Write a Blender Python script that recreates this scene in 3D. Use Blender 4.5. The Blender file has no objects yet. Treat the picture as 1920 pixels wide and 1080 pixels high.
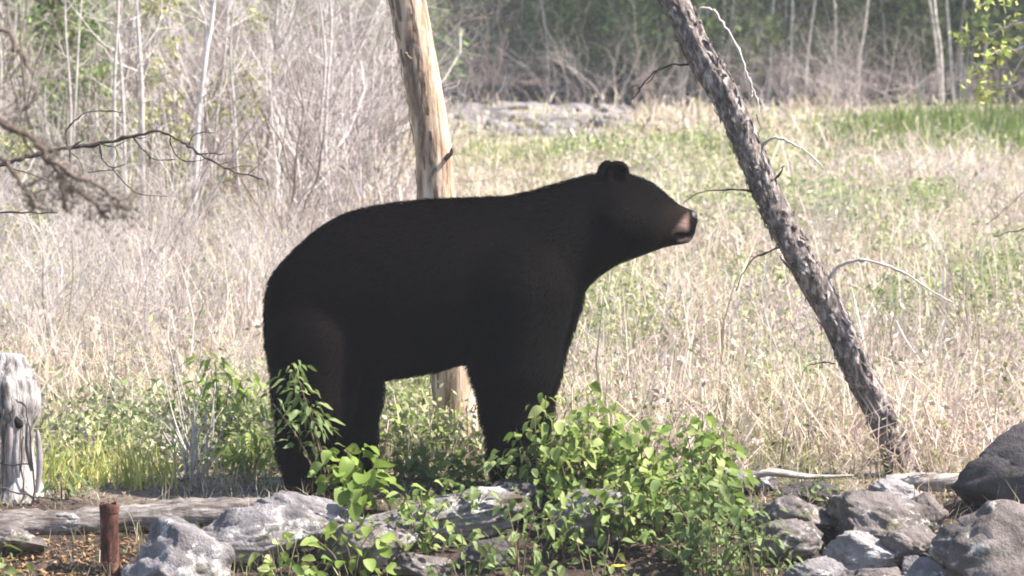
import bpy, bmesh, math, random
import numpy as np
from mathutils import Vector, Matrix, Euler

scene = bpy.context.scene
COL = scene.collection
R = math.radians

# ------------------------------------------------------------------ camera, sky, sun, exposure
FPX, CAM_H = 7280.0, 1.9                    # focal length in pixels of the 1920 wide photograph, eye height
HORIZON = 930 - FPX * CAM_H / 14.0
PITCH = math.atan((540 - HORIZON) / FPX)
cam_data = bpy.data.cameras.new('camera')
cam_data.sensor_width = 36.0
cam_data.lens = FPX / 1920 * 36.0
cam_data.clip_start, cam_data.clip_end = 0.1, 3000
cam_data.dof.use_dof = True
cam_data.dof.focus_distance = 14.0
cam_data.dof.aperture_fstop = 8.0
cam = bpy.data.objects.new('camera', cam_data)
cam.location = (0, 0, CAM_H)
cam.rotation_euler = (math.pi / 2 - PITCH, 0, 0)
COL.objects.link(cam)
scene.camera = cam

SUN_EL, SUN_AZ = R(50), R(98)               # azimuth measured from +Y (straight ahead) towards +X (right)
world = bpy.data.worlds.new('World')
scene.world = world
world.use_nodes = True
wn = world.node_tree
wn.nodes.clear()
sky = wn.nodes.new('ShaderNodeTexSky')
sky.sky_type = 'NISHITA'
sky.sun_disc = False
sky.sun_elevation = SUN_EL
sky.sun_rotation = SUN_AZ
bg = wn.nodes.new('ShaderNodeBackground')
bg.inputs['Strength'].default_value = 0.095
wo = wn.nodes.new('ShaderNodeOutputWorld')
wn.links.new(sky.outputs[0], bg.inputs[0])
wn.links.new(bg.outputs[0], wo.inputs[0])

sun_data = bpy.data.lights.new('sun', 'SUN')
sun_data.energy = 4.6
sun_data.angle = R(0.6)
sun_data.color = (1.0, 0.93, 0.835)
sun = bpy.data.objects.new('sun', sun_data)
sd = Vector((math.sin(SUN_AZ) * math.cos(SUN_EL), math.cos(SUN_AZ) * math.cos(SUN_EL), math.sin(SUN_EL)))
sun.rotation_euler = sd.to_track_quat('Z', 'Y').to_euler()
sun.location = sd * 60
COL.objects.link(sun)

vs = scene.view_settings
vs.view_transform = 'Standard'
vs.look = 'None'
vs.exposure = 1.74
vs.gamma = 1.0
scene.render.engine = 'CYCLES'
scene.cycles.use_denoising = True
scene.cycles.max_bounces = 8
scene.cycles.transparent_max_bounces = 8
scene.cycles.volume_bounces = 0
scene.cycles.filter_width = 1.9

# ------------------------------------------------------------------ geometry of the view
CP, SP = math.cos(PITCH), math.sin(PITCH)


def P(px, py, d):
    """world point on the upright plane y = d that the photograph shows at pixel (px, py)"""
    u, v = (px - 960) / FPX, (540 - py) / FPX
    dy, dz = CP + v * SP, -SP + v * CP
    t = d / dy
    return Vector((u * t, d, CAM_H + dz * t))


def G(px, py):
    """ground point (z = 0) seen at a pixel"""
    u, v = (px - 960) / FPX, (540 - py) / FPX
    dy, dz = CP + v * SP, -SP + v * CP
    t = -CAM_H / dz
    return Vector((u * t, dy * t, 0))


def S(d):
    return FPX / d                          # pixels per metre at distance d


def ground_px(x, y):
    zc = y * CP + CAM_H * SP
    yc = y * SP - CAM_H * CP
    return 960 + FPX * x / zc, 540 - FPX * yc / zc


def sn(x, y, z=0.0, freq=1.0, seed=0, octaves=3):
    rs = np.random.RandomState(seed)
    out, amp, tot = 0.0, 1.0, 0.0
    for o in range(octaves):
        for k in range(4):
            d = rs.normal(size=3)
            d /= np.linalg.norm(d)
            ph = rs.uniform(0, 6.28)
            out = out + amp * np.sin(freq * (x * d[0] + y * d[1] + z * d[2]) * 1.7 + ph
                                     + 0.9 * np.sin(freq * (x * d[1] - y * d[2] + z * d[0]) * 1.3 + ph * 2))
        tot += amp * 2.2
        amp *= 0.5
        freq *= 2.1
    return out / tot


def hgt(x, y):
    x, y = np.asarray(x, float), np.asarray(y, float)
    far = np.clip((y - 16) / 14, 0, 1)
    t = np.clip((13.85 - y) / 1.2, 0, 1)            # the bank falls away towards the viewer
    return sn(x, y, 0, 0.9, 5, 3) * (0.02 + 0.07 * far) - 0.32 * t * t * (3 - 2 * t)


# ------------------------------------------------------------------ helpers
def tag(o, label=None, cat=None, group=None, kind=None):
    if label: o['label'] = label
    if cat: o['category'] = cat
    if group: o['group'] = group
    if kind: o['kind'] = kind
    return o


def empty(name, loc, rz=0.0):
    e = bpy.data.objects.new(name, None)
    e.empty_display_size = 0.1
    e.location = loc
    e.rotation_euler = (0, 0, rz)
    COL.objects.link(e)
    return e


def np_mesh(name, V, F, cols=None, smooth=False):
    V = np.asarray(V, np.float32)
    F = np.asarray(F, np.int32)
    n, k = F.shape
    me = bpy.data.meshes.new(name)
    me.vertices.add(len(V))
    me.vertices.foreach_set('co', V.ravel())
    me.loops.add(n * k)
    me.loops.foreach_set('vertex_index', F.ravel())
    me.polygons.add(n)
    me.polygons.foreach_set('loop_start', np.arange(0, n * k, k, dtype=np.int32))
    me.polygons.foreach_set('loop_total', np.full(n, k, np.int32))
    if smooth:
        me.polygons.foreach_set('use_smooth', np.ones(n, bool))
    if cols is not None:
        a = me.attributes.new('Col', 'FLOAT_COLOR', 'POINT')
        c = np.ones((len(V), 4), np.float32)
        c[:, :3] = cols
        a.data.foreach_set('color', c.ravel())
    me.update(calc_edges=True)
    return me


def link(name, me, mat, parent=None, loc=None):
    o = bpy.data.objects.new(name, me)
    if mat is not None and len(me.materials) == 0:
        me.materials.append(mat)
    COL.objects.link(o)
    if parent is not None:
        o.parent = parent
    if loc is not None:
        o.location = loc
    return o


class MB:
    """collects tubes and faces (quads, triangles as degenerate-free quads) into one mesh"""
    def __init__(self):
        self.v, self.f = [], []

    def tube(self, pts, radii, n=5, cap=True):
        pts = [Vector(p) for p in pts]
        if not hasattr(radii, '__len__'):
            radii = [radii] * len(pts)
        b = len(self.v)
        m = len(pts)
        t0 = (pts[1] - pts[0]).normalized()
        ref = Vector((1, 0, 0)) if abs(t0.x) < 0.8 else Vector((0, 1, 0))
        for i, p in enumerate(pts):
            t = (pts[min(i + 1, m - 1)] - pts[max(i - 1, 0)])
            t = t.normalized() if t.length > 1e-9 else t0
            a = (ref - t * ref.dot(t)).normalized()
            c = t.cross(a)
            ref = a
            for k in range(n):
                an = 2 * math.pi * k / n
                self.v.append(p + (a * math.cos(an) + c * math.sin(an)) * radii[i])
        for i in range(m - 1):
            for k in range(n):
                k2 = (k + 1) % n
                self.f.append((b + i * n + k, b + i * n + k2, b + (i + 1) * n + k2, b + (i + 1) * n + k))
        if cap:
            self.f.append(tuple(b + (m - 1) * n + k for k in range(n)))
            self.f.append(tuple(b + k for k in reversed(range(n))))

    def mesh(self, name, origin=None, smooth=True):
        me = bpy.data.meshes.new(name)
        o = Vector(origin) if origin is not None else Vector((0, 0, 0))
        me.from_pydata([tuple(v - o) for v in self.v], [], self.f)
        if smooth:
            me.polygons.foreach_set('use_smooth', np.ones(len(me.polygons), bool))
        me.update()
        return me


def smooth_poly(pts, n=4):
    """Catmull-Rom through the points"""
    pts = [Vector(p) for p in pts]
    out = []
    for i in range(len(pts) - 1):
        p0, p1, p2, p3 = pts[max(i - 1, 0)], pts[i], pts[i + 1], pts[min(i + 2, len(pts) - 1)]
        for k in range(n):
            t = k / n
            out.append(0.5 * ((2 * p1) + (p2 - p0) * t + (2 * p0 - 5 * p1 + 4 * p2 - p3) * t * t
                              + (3 * p1 - p0 - 3 * p2 + p3) * t ** 3))
    out.append(pts[-1])
    return out


# ------------------------------------------------------------------ materials
def new_mat(name):
    m = bpy.data.materials.new(name)
    m.use_nodes = True
    nt = m.node_tree
    b = nt.nodes['Principled BSDF']
    return m, nt, b


def N(nt, t, **kw):
    n = nt.nodes.new(t)
    for k, v in kw.items():
        setattr(n, k, v)
    return n


def ramp(nt, fac, stops):
    r = N(nt, 'ShaderNodeValToRGB')
    e = r.color_ramp.elements
    while len(e) < len(stops):
        e.new(0.5)
    for el, (p, c) in zip(e, stops):
        el.position = p
        el.color = (*c, 1)
    nt.links.new(fac, r.inputs[0])
    return r.outputs[0]


def noise(nt, scale, detail=6, rough=0.6, stretch=None, dist=0.0, coord='Object'):
    tc = N(nt, 'ShaderNodeTexCoord')
    n = N(nt, 'ShaderNodeTexNoise')
    n.inputs['Scale'].default_value = scale
    n.inputs['Detail'].default_value = detail
    n.inputs['Roughness'].default_value = rough
    n.inputs['Distortion'].default_value = dist
    src = tc.outputs[coord]
    if stretch:
        mp = N(nt, 'ShaderNodeMapping')
        mp.inputs['Scale'].default_value = stretch
        nt.links.new(src, mp.inputs[0])
        src = mp.outputs[0]
    nt.links.new(src, n.inputs['Vector'])
    return n.outputs['Fac']


def mix(nt, fac, a, b, mode='MIX'):
    m = N(nt, 'ShaderNodeMix', data_type='RGBA', blend_type=mode)
    if isinstance(fac, (int, float)):
        m.inputs[0].default_value = fac
    else:
        nt.links.new(fac, m.inputs[0])
    for s, i in ((a, 6), (b, 7)):
        if isinstance(s, tuple):
            m.inputs[i].default_value = (*s, 1)
        else:
            nt.links.new(s, m.inputs[i])
    return m.outputs[2]


def bump(nt, b, h, strength=0.5, dist=0.02):
    bp = N(nt, 'ShaderNodeBump')
    bp.inputs['Strength'].default_value = strength
    bp.inputs['Distance'].default_value = dist
    nt.links.new(h, bp.inputs['Height'])
    nt.links.new(bp.outputs[0], b.inputs['Normal'])


def translucent(nt, b, color_socket, amount):
    t = N(nt, 'ShaderNodeBsdfTranslucent')
    nt.links.new(color_socket, t.inputs['Color'])
    ms = N(nt, 'ShaderNodeMixShader')
    ms.inputs[0].default_value = amount
    out = nt.nodes['Material Output']
    nt.links.new(b.outputs[0], ms.inputs[1])
    nt.links.new(t.outputs[0], ms.inputs[2])
    nt.links.new(ms.outputs[0], out.inputs['Surface'])


def blade_mat(name, rough=0.6, trans=0.35, spec=0.25):
    m, nt, b = new_mat(name)
    a = N(nt, 'ShaderNodeAttribute', attribute_name='Col')
    nt.links.new(a.outputs['Color'], b.inputs['Base Color'])
    b.inputs['Roughness'].default_value = rough
    b.inputs['Specular IOR Level'].default_value = spec
    translucent(nt, b, a.outputs['Color'], trans)
    return m


def leaf_mat(name, c1, c2, c3, trans=0.4):
    m, nt, b = new_mat(name)
    oi = N(nt, 'ShaderNodeObjectInfo')
    col = ramp(nt, oi.outputs['Random'], [(0.0, c1), (0.55, c2), (1.0, c3)])
    nz = noise(nt, 40, 3, 0.6)
    col = mix(nt, nz, col, mix(nt, 1.0, col, (0.75, 0.8, 0.6), 'MULTIPLY'))
    sp = ramp(nt, noise(nt, 9, 4, 0.7), [(0.68, (0, 0, 0)), (0.74, (1, 1, 1))])
    col = mix(nt, sp, col, (0.20, 0.13, 0.05))
    nt.links.new(col, b.inputs['Base Color'])
    b.inputs['Roughness'].default_value = 0.55
    b.inputs['Specular IOR Level'].default_value = 0.3
    translucent(nt, b, col, trans)
    return m


def bark_mat(name, stops, scale=6, stretch=(6, 6, 1), strength=0.8, dist=0.02, rough=0.85, scale2=30):
    m, nt, b = new_mat(name)
    n1 = noise(nt, scale, 8, 0.65, stretch, 0.4)
    n2 = noise(nt, scale2, 6, 0.7, (1, 1, 0.35))
    f = N(nt, 'ShaderNodeMath', operation='MULTIPLY_ADD')
    nt.links.new(n2, f.inputs[0])
    f.inputs[1].default_value = 0.35
    nt.links.new(n1, f.inputs[2])
    g = N(nt, 'ShaderNodeMath', operation='SUBTRACT')
    nt.links.new(f.outputs[0], g.inputs[0])
    g.inputs[1].default_value = 0.17
    col = ramp(nt, g.outputs[0], stops)
    nt.links.new(col, b.inputs['Base Color'])
    b.inputs['Roughness'].default_value = rough
    b.inputs['Specular IOR Level'].default_value = 0.2
    bump(nt, b, g.outputs[0], strength, dist)
    return m


def rock_mat(name, stops, lichen=(0.42, 0.42, 0.38), lich_amt=0.62, moss=None):
    m, nt, b = new_mat(name)
    n1 = noise(nt, 3.5, 9, 0.62, None, 0.6)
    n2 = noise(nt, 24, 6, 0.7)
    col = ramp(nt, n1, stops)
    col = mix(nt, 0.55, col, mix(nt, n2, (0.35, 0.33, 0.33), (1.6, 1.6, 1.6)), 'MULTIPLY')
    n3 = noise(nt, 9, 8, 0.75, None, 0.2)
    mk = ramp(nt, n3, [(lich_amt, (0, 0, 0)), (lich_amt + 0.05, (1, 1, 1))])
    col = mix(nt, mk, col, lichen)
    if moss:
        n4 = noise(nt, 5, 5, 0.7, None, 0.3)
        mk2 = ramp(nt, n4, [(0.55, (0, 0, 0)), (0.66, (1, 1, 1))])
        col = mix(nt, mk2, col, moss)
    nt.links.new(col, b.inputs['Base Color'])
    b.inputs['Roughness'].default_value = 0.9
    b.inputs['Specular IOR Level'].default_value = 0.25
    n5 = noise(nt, 70, 4, 0.7)
    h = mix(nt, 0.25, mix(nt, 0.5, n1, n2), n5)
    bump(nt, b, h, 1.0, 0.05)
    return m


def flat_mat(name, color, rough=0.8, var=0.35, scale=20):
    m, nt, b = new_mat(name)
    n1 = noise(nt, scale, 6, 0.65)
    lo = tuple(c * (1 - var) for c in color)
    hi = tuple(min(1, c * (1 + var)) for c in color)
    col = ramp(nt, n1, [(0.3, lo), (0.7, hi)])
    nt.links.new(col, b.inputs['Base Color'])
    b.inputs['Roughness'].default_value = rough
    b.inputs['Specular IOR Level'].default_value = 0.25
    bump(nt, b, n1, 0.4, 0.01)
    return m


M = {}
M['grass'] = blade_mat('grass_blades')
M['far_leaf'] = blade_mat('far_leaves', 0.55, 0.4, 0.3)
M['litter'] = blade_mat('litter', 0.85, 0.1, 0.1)
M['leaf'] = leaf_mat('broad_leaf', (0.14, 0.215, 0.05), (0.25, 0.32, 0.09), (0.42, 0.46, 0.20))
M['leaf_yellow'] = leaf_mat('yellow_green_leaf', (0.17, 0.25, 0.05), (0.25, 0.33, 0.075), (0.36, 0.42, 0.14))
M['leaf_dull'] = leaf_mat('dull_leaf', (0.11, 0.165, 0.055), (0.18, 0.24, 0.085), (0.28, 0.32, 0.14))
M['stem'] = flat_mat('shrub_stem', (0.13, 0.10, 0.06), 0.8)
M['stem_pale'] = flat_mat('pale_stem', (0.44, 0.395, 0.37), 0.8)
M['twig_grey'] = flat_mat('grey_twig', (0.36, 0.31, 0.30), 0.85, 0.45, 6)
M['twig_pale'] = flat_mat('pale_twig', (0.62, 0.56, 0.53), 0.85, 0.3, 6)
M['twig_dark'] = flat_mat('dark_twig', (0.05, 0.036, 0.034), 0.85, 0.4, 30)
M['twig_brown'] = flat_mat('brown_twig', (0.14, 0.105, 0.085), 0.9, 0.4, 30)
M['snag'] = bark_mat('stripped_wood', [(0.33, (0.09, 0.058, 0.042)), (0.42, (0.23, 0.155, 0.11)), (0.51, (0.44, 0.31, 0.215)),
                                       (0.60, (0.54, 0.43, 0.34)), (0.70, (0.64, 0.56, 0.49))], 4, (5, 5, 0.6), 0.9, 0.02, 0.7)
M['lean_bark'] = bark_mat('scaly_bark', [(0.28, (0.04, 0.032, 0.031)), (0.43, (0.12, 0.098, 0.092)), (0.54, (0.24, 0.20, 0.185)),
                                         (0.64, (0.50, 0.44, 0.40))], 14, (3, 3, 1.2), 1.0, 0.03, 0.9, 60)
M['stump'] = bark_mat('weathered_stump', [(0.34, (0.05, 0.042, 0.04)), (0.45, (0.19, 0.17, 0.162)), (0.55, (0.38, 0.355, 0.345)),
                                          (0.72, (0.58, 0.56, 0.54))], 7, (5, 5, 0.8), 0.9, 0.02, 0.85)
M['log'] = bark_mat('weathered_log', [(0.30, (0.035, 0.028, 0.025)), (0.45, (0.12, 0.10, 0.09)), (0.58, (0.24, 0.21, 0.195)),
                                      (0.75, (0.42, 0.39, 0.36))], 8, (0.8, 6, 6), 0.9, 0.02, 0.9)
M['log_pale'] = bark_mat('bleached_log', [(0.32, (0.08, 0.065, 0.058)), (0.46, (0.27, 0.23, 0.205)), (0.64, (0.50, 0.45, 0.41))], 10, (0.8, 6, 6),
                         0.8, 0.015, 0.85)
M['rust'] = bark_mat('rust', [(0.34, (0.018, 0.010, 0.008)), (0.46, (0.055, 0.023, 0.017)), (0.56, (0.11, 0.042, 0.028)),
                              (0.68, (0.22, 0.14, 0.11))], 22, (1.3, 1.3, 0.5), 1.0, 0.012, 0.85, 90)
M['wire'] = flat_mat('wire', (0.06, 0.045, 0.04), 0.6, 0.4, 60)
M['rock'] = rock_mat('grey_rock', [(0.32, (0.07, 0.062, 0.064)), (0.48, (0.20, 0.183, 0.188)), (0.66, (0.38, 0.355, 0.36))], (0.52, 0.50, 0.48), 0.55, (0.10, 0.085, 0.05))
M['rock_dark'] = rock_mat('dark_rock', [(0.3, (0.035, 0.03, 0.032)), (0.5, (0.08, 0.072, 0.075)), (0.72, (0.16, 0.145, 0.148))],
                          (0.26, 0.25, 0.24), 0.68, (0.06, 0.06, 0.03))
M['rock_brown'] = rock_mat('brown_rock', [(0.32, (0.055, 0.045, 0.042)), (0.48, (0.155, 0.132, 0.124)), (0.66, (0.30, 0.265, 0.255))],
                           (0.44, 0.41, 0.39), 0.57, (0.07, 0.075, 0.03))
M['rock_pale'] = rock_mat('pale_rock', [(0.3, (0.15, 0.135, 0.135)), (0.5, (0.30, 0.275, 0.275)), (0.7, (0.46, 0.43, 0.43))], (0.58, 0.57, 0.55), 0.57)
M['rock_far'] = rock_mat('far_pale_rock', [(0.36, (0.09, 0.08, 0.08)), (0.5, (0.22, 0.20, 0.205)), (0.66, (0.36, 0.335, 0.34))], (0.44, 0.43, 0.42), 0.62)
M['trunk_pale'] = bark_mat('pale_trunk', [(0.3, (0.20, 0.175, 0.15)), (0.45, (0.42, 0.38, 0.335)), (0.6, (0.60, 0.56, 0.50))], 9, (1, 1, 2.5), 0.3)
M['trunk_grey'] = bark_mat('grey_trunk', [(0.3, (0.07, 0.06, 0.055)), (0.5, (0.15, 0.13, 0.12)), (0.7, (0.24, 0.21, 0.195))], 9, (3, 3, 1), 0.4)
M['petal'] = flat_mat('petal', (0.75, 0.5, 0.06), 0.6, 0.2)


def ground_material():
    m, nt, b = new_mat('meadow_floor')
    straw = ramp(nt, noise(nt, 14, 8, 0.7, (1, 0.6, 1), 0.5), [(0.3, (0.17, 0.135, 0.105)), (0.5, (0.37, 0.31, 0.255)), (0.7, (0.56, 0.49, 0.43))])
    duff = ramp(nt, noise(nt, 18, 9, 0.72, None, 0.4), [(0.3, (0.03, 0.022, 0.019)), (0.5, (0.075, 0.055, 0.047)), (0.68, (0.15, 0.115, 0.098)),
                                                        (0.8, (0.3, 0.25, 0.2))])
    green = ramp(nt, noise(nt, 16, 7, 0.7), [(0.3, (0.04, 0.055, 0.02)), (0.7, (0.14, 0.17, 0.07))])
    gm = ramp(nt, noise(nt, 0.55, 4, 0.6), [(0.50, (0, 0, 0)), (0.62, (1, 1, 1))])
    fld = mix(nt, gm, straw, green)
    tc = N(nt, 'ShaderNodeTexCoord')
    sx = N(nt, 'ShaderNodeSeparateXYZ')
    nt.links.new(tc.outputs['Object'], sx.inputs[0])
    nz = noise(nt, 1.8, 5, 0.6)
    ad = N(nt, 'ShaderNodeMath', operation='MULTIPLY_ADD')
    nt.links.new(nz, ad.inputs[0])
    ad.inputs[1].default_value = 1.2
    nt.links.new(sx.outputs['Y'], ad.inputs[2])
    mr = N(nt, 'ShaderNodeMapRange')
    mr.inputs['From Min'].default_value = 14.3
    mr.inputs['From Max'].default_value = 14.9
    nt.links.new(ad.outputs[0], mr.inputs[0])
    near = mix(nt, mr.outputs[0], duff, fld)
    mr2 = N(nt, 'ShaderNodeMapRange')           # under the wood the floor is dark leaf mould again
    mr2.inputs['From Min'].default_value = 52
    mr2.inputs['From Max'].default_value = 57
    nt.links.new(ad.outputs[0], mr2.inputs[0])
    col = mix(nt, mr2.outputs[0], near, duff)
    nt.links.new(col, b.inputs['Base Color'])
    b.inputs['Roughness'].default_value = 0.95
    b.inputs['Specular IOR Level'].default_value = 0.1
    bump(nt, b, noise(nt, 30, 8, 0.75), 0.9, 0.03)
    return m


M['ground'] = ground_material()

# ------------------------------------------------------------------ ground
xs = np.concatenate([-np.geomspace(240, 9, 24), np.linspace(-8.6, 8.6, 150), np.geomspace(9, 240, 24)])
ys = np.concatenate([np.linspace(-40, 10.5, 14), np.linspace(11, 20, 120), np.linspace(20.3, 60, 90), np.geomspace(62, 360, 30)])
gx, gy = np.meshgrid(xs, ys)
gz = hgt(gx, gy)
V = np.stack([gx, gy, gz], -1).reshape(-1, 3)
nx, ny = len(xs), len(ys)
ii = (np.arange(ny - 1)[:, None] * nx + np.arange(nx - 1)[None, :]).ravel()
F = np.stack([ii, ii + 1, ii + nx + 1, ii + nx], -1)
ground = link('ground', np_mesh('ground', V, F, None, True), M['ground'])
tag(ground, 'meadow floor of straw, soil and leaf litter', None, None, 'structure')

# ------------------------------------------------------------------ rocks
ICO = {}


def ico(level):
    if level not in ICO:
        bm = bmesh.new()
        bmesh.ops.create_icosphere(bm, subdivisions=level, radius=1.0)
        v = np.array([x.co[:] for x in bm.verts])
        f = np.array([[q.index for q in x.verts] for x in bm.faces])
        bm.free()
        ICO[level] = (v, f)
    return ICO[level]


def rock_mesh(size, seed, level=4, facets=12, rough=0.10):
    v, f = ico(level)
    v = v.copy()
    rs = np.random.RandomState(seed)
    for k in range(facets):
        d = rs.normal(size=3)
        d /= np.linalg.norm(d)
        lim = rs.uniform(0.55, 0.9)
        over = np.maximum(v @ d - lim, 0)
        v -= over[:, None] * d[None, :] * 1.0
    n = v / np.linalg.norm(v, axis=1, keepdims=True)
    v = v + n * (sn(v[:, 0], v[:, 1], v[:, 2], 2.2, seed, 4) * rough * 0.7)[:, None]
    cr = np.abs(sn(v[:, 0], v[:, 1], v[:, 2], 1.6, seed + 21, 3))
    v = v - n * (0.05 * np.exp(-(cr / 0.035) ** 2))[:, None]                 # cracks
    v = v + n * (sn(v[:, 0], v[:, 1], v[:, 2], 9.0, seed + 7, 4) * rough * 0.45)[:, None]
    st = v[:, 2] * 5 + v[:, 0] * 0.8 + 0.5 * sn(v[:, 0], v[:, 1], v[:, 2], 2.5, seed + 9, 2)
    v = v * (1 + rough * 0.5 * (np.abs((st % 1) - 0.5) - 0.25))[:, None]      # bedding layers
    return np_mesh('rock', v * np.array(size), f, None, True)


def rock(box, d, mat, seed, label, depth=None, rot=0.0, level=4, group=None, name='rock', cat='rock', rough=0.16, facets=12):
    """box = (x0, y0, x1, y1) in the photograph; the stone is built at distance d at its real size"""
    x0, y0, x1, y1 = box
    if d < 16:                              # stand the stone on the bank: a little of its foot is buried
        for d in np.arange(12.0, 14.0, 0.02):
            xm = ((x0 + x1) / 2 - 960) / FPX * d
            if 540 - FPX * (d * SP + (float(hgt(xm, d)) - CAM_H) * CP) / (d * CP - (float(hgt(xm, d)) - CAM_H) * SP) < y1 - 0.2 * (y1 - y0):
                break
    c = P((x0 + x1) / 2, (y0 + y1) / 2, d)
    sx, sz = (x1 - x0) / 2 / S(d) * 1.2, (y1 - y0) / 2 / S(d) * 1.2
    sy = depth if depth else (sx + sz) * 0.5
    o = link(name, rock_mesh((sx, sy, sz), seed, 5 if d < 16 else level, facets, rough), mat, None, c)
    o.rotation_euler = (0, rot, 0)
    return tag(o, label, cat, group)


# right foreground
rock((1778, 800, 2120, 985), 13.55, M['rock_dark'], 11, 'large dark leaning boulder at the right edge', 0.20, R(-16), 5, rough=0.07, facets=4)
rock((1765, 955, 2060, 1150), 13.25, M['rock_brown'], 12, 'broad grey brown boulder beneath the large dark boulder', 0.22, R(-6), 5, facets=6)
rock((1555, 928, 1742, 1040), 13.45, M['rock_brown'], 14, 'brown stone with a smooth grey top left of the dark boulder', 0.16, R(10), 5)
rock((1545, 1003, 1685, 1075), 13.1, M['rock_pale'], 15, 'flat whitish lichen covered stone low in front of the brown stone', 0.10, R(-4), 4)
rock((1625, 905, 1730, 962), 13.75, M['rock_pale'], 16, 'pale broken stone just below the foot of the leaning trunk', 0.10, R(14), 4)
rock((1695, 930, 1775, 1020), 13.5, M['rock_brown'], 17, 'narrow brown stone wedged against the dark boulder', 0.07, R(35), 4)
rock((1410, 925, 1560, 1010), 13.6, M['rock_brown'], 18, 'low mossy brown stone right of the leafy bushes', 0.13, R(3), 4)
rock((1480, 1045, 1580, 1110), 12.9, M['rock'], 19, 'grey stone cut by the bottom edge right of the bushes', 0.08, 0, 4)
rock((1690, 1050, 1790, 1120), 12.9, M['rock'], 20, 'pale grey stone cut by the bottom edge below the boulders', 0.08, 0.2, 4)
rock((1335, 880, 1450, 925), 13.9, M['rock'], 21, 'small flat grey stone behind the right end of the bushes', 0.08, 0.05, 4)
rock((1395, 985, 1530, 1060), 13, M['rock_brown'], 33, 'brown broken stone between the dark bushes and the whitish stone', 0.1, R(-10))
rock((1640, 985, 1790, 1075), 13, M['rock_brown'], 34, 'brown stone between the whitish stone and the broad boulder', 0.1, R(12))
rock((1470, 905, 1570, 950), 13, M['rock_dark'], 35, 'small dark stone right of the thin pale log middle', 0.08, R(4))
rock((1580, 1060, 1700, 1130), 13, M['rock_brown'], 36, 'brown stone cut by the bottom edge below the whitish stone', 0.1, R(4))
rock((860, 1010, 960, 1070), 13, M['rock_dark'], 37, 'dark stone under the leaves at the bottom centre', 0.08, R(4))
# centre and left foreground
rock((640, 930, 975, 1015), 13.6, M['rock'], 22, 'bluish grey flat rock under the bear between its legs', 0.16, R(-8), 5)
rock((1050, 925, 1210, 1025), 13.62, M['rock'], 23, 'bluish grey rock seen through the leafy bushes', 0.14, R(8), 5)
rock((895, 905, 1040, 985), 13.75, M['rock_dark'], 24, 'dark rock hidden behind leaves under the bear forelegs', 0.12, 0, 4)
rock((470, 936, 680, 1005), 13.55, M['rock'], 25, 'rounded grey stone right in front of the bear hind foot', 0.11, R(14), 5)
rock((345, 960, 610, 1060), 13.42, M['rock'], 26, 'grey lavender stone at the right end of the log', 0.13, R(-6), 5)
rock((222, 992, 470, 1160), 13.12, M['rock'], 27, 'large layered grey boulder right of the rusty post', 0.22, R(12), 5, rough=0.17)
rock((585, 985, 770, 1065), 13.2, M['rock_brown'], 28, 'brown stone among the low plants below the hind foot', 0.1, 0, 4)
rock((740, 1035, 840, 1085), 12.75, M['rock_brown'], 29, 'small brown stone in bare soil at the bottom centre', 0.07, 0.1, 4)
rock((598, 968, 650, 996), 13.22, M['rock_pale'], 30, 'small chalk white stone under the yellow green sprig', 0.04, 0.1, 3)
rock((60, 960, 170, 1000), 13.62, M['rock_pale'], 31, 'small pale stone at the foot of the stump', 0.07, 0, 4)
rock((-60, 985, 90, 1040), 13.3, M['rock_brown'], 32, 'low brown stone at the bottom left corner', 0.1, 0, 4)
# far rubble
rng = random.Random(4)
rock((1872, 425, 2010, 505), 27.0, M['rock_pale'], 41, 'pale rock in the meadow at the right edge', 0.3, 0, 4)
rubble = []
for row, (yy, n, sz) in enumerate(((206, 14, 30), (222, 16, 30), (238, 15, 29), (252, 11, 25))):
    for k in range(n):
        cx = 850 + (330 - 25 * row) * (k + rng.uniform(0.1, 0.9)) / n + 12 * row
        w, h = sz * rng.uniform(0.7, 1.35), sz * rng.uniform(0.22, 0.45)
        g = G(cx, yy + h * 0.6)
        rock((cx - w, yy - h, cx + w, yy + h), g.y, M['rock_far'] if rng.random() < 0.85 else M['rock'], 60 + row * 17 + k,
             'pale grey rock in the rubble heap, %s row, %s' % (['backmost', 'second', 'third', 'front'][row], 'near the dead trunk' if cx < 950 else 'middle part' if cx < 1070 else 'right part'), None, rng.uniform(-0.3, 0.3), 3, 'rocks of the far rubble heap')

# ------------------------------------------------------------------ fallen logs


def log(name, pts, radii, mat, label, sides=14, cat='log', seed=1, parent=None):
    pts = smooth_poly(pts, 12)
    m = len(pts)
    rr = np.interp(np.linspace(0, 1, m), np.linspace(0, 1, len(radii)), radii)
    mb = MB()
    rs = np.random.RandomState(seed)
    mb.tube(pts, list(rr * (1 + rs.uniform(-0.06, 0.06, m))), sides)
    o = pts[0].copy()
    v = np.array([x[:] for x in mb.v])
    c = np.repeat(np.array([p[:] for p in pts]), sides, axis=0)
    dv = v - c
    v = c + dv * (1 + 0.2 * sn(v[:, 0] * 4, v[:, 1] * 14, v[:, 2] * 14, 1.5, seed, 4) + 0.16 * sn(v[:, 0] * 7, v[:, 1] * 7, v[:, 2] * 7, 1.0, seed + 5, 2))[:, None]
    mb.v = [Vector(x) for x in v]
    ob = link(name, mb.mesh(name, o), mat, parent, o)
    if parent is None:
        tag(ob, label, cat)
    return ob


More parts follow.
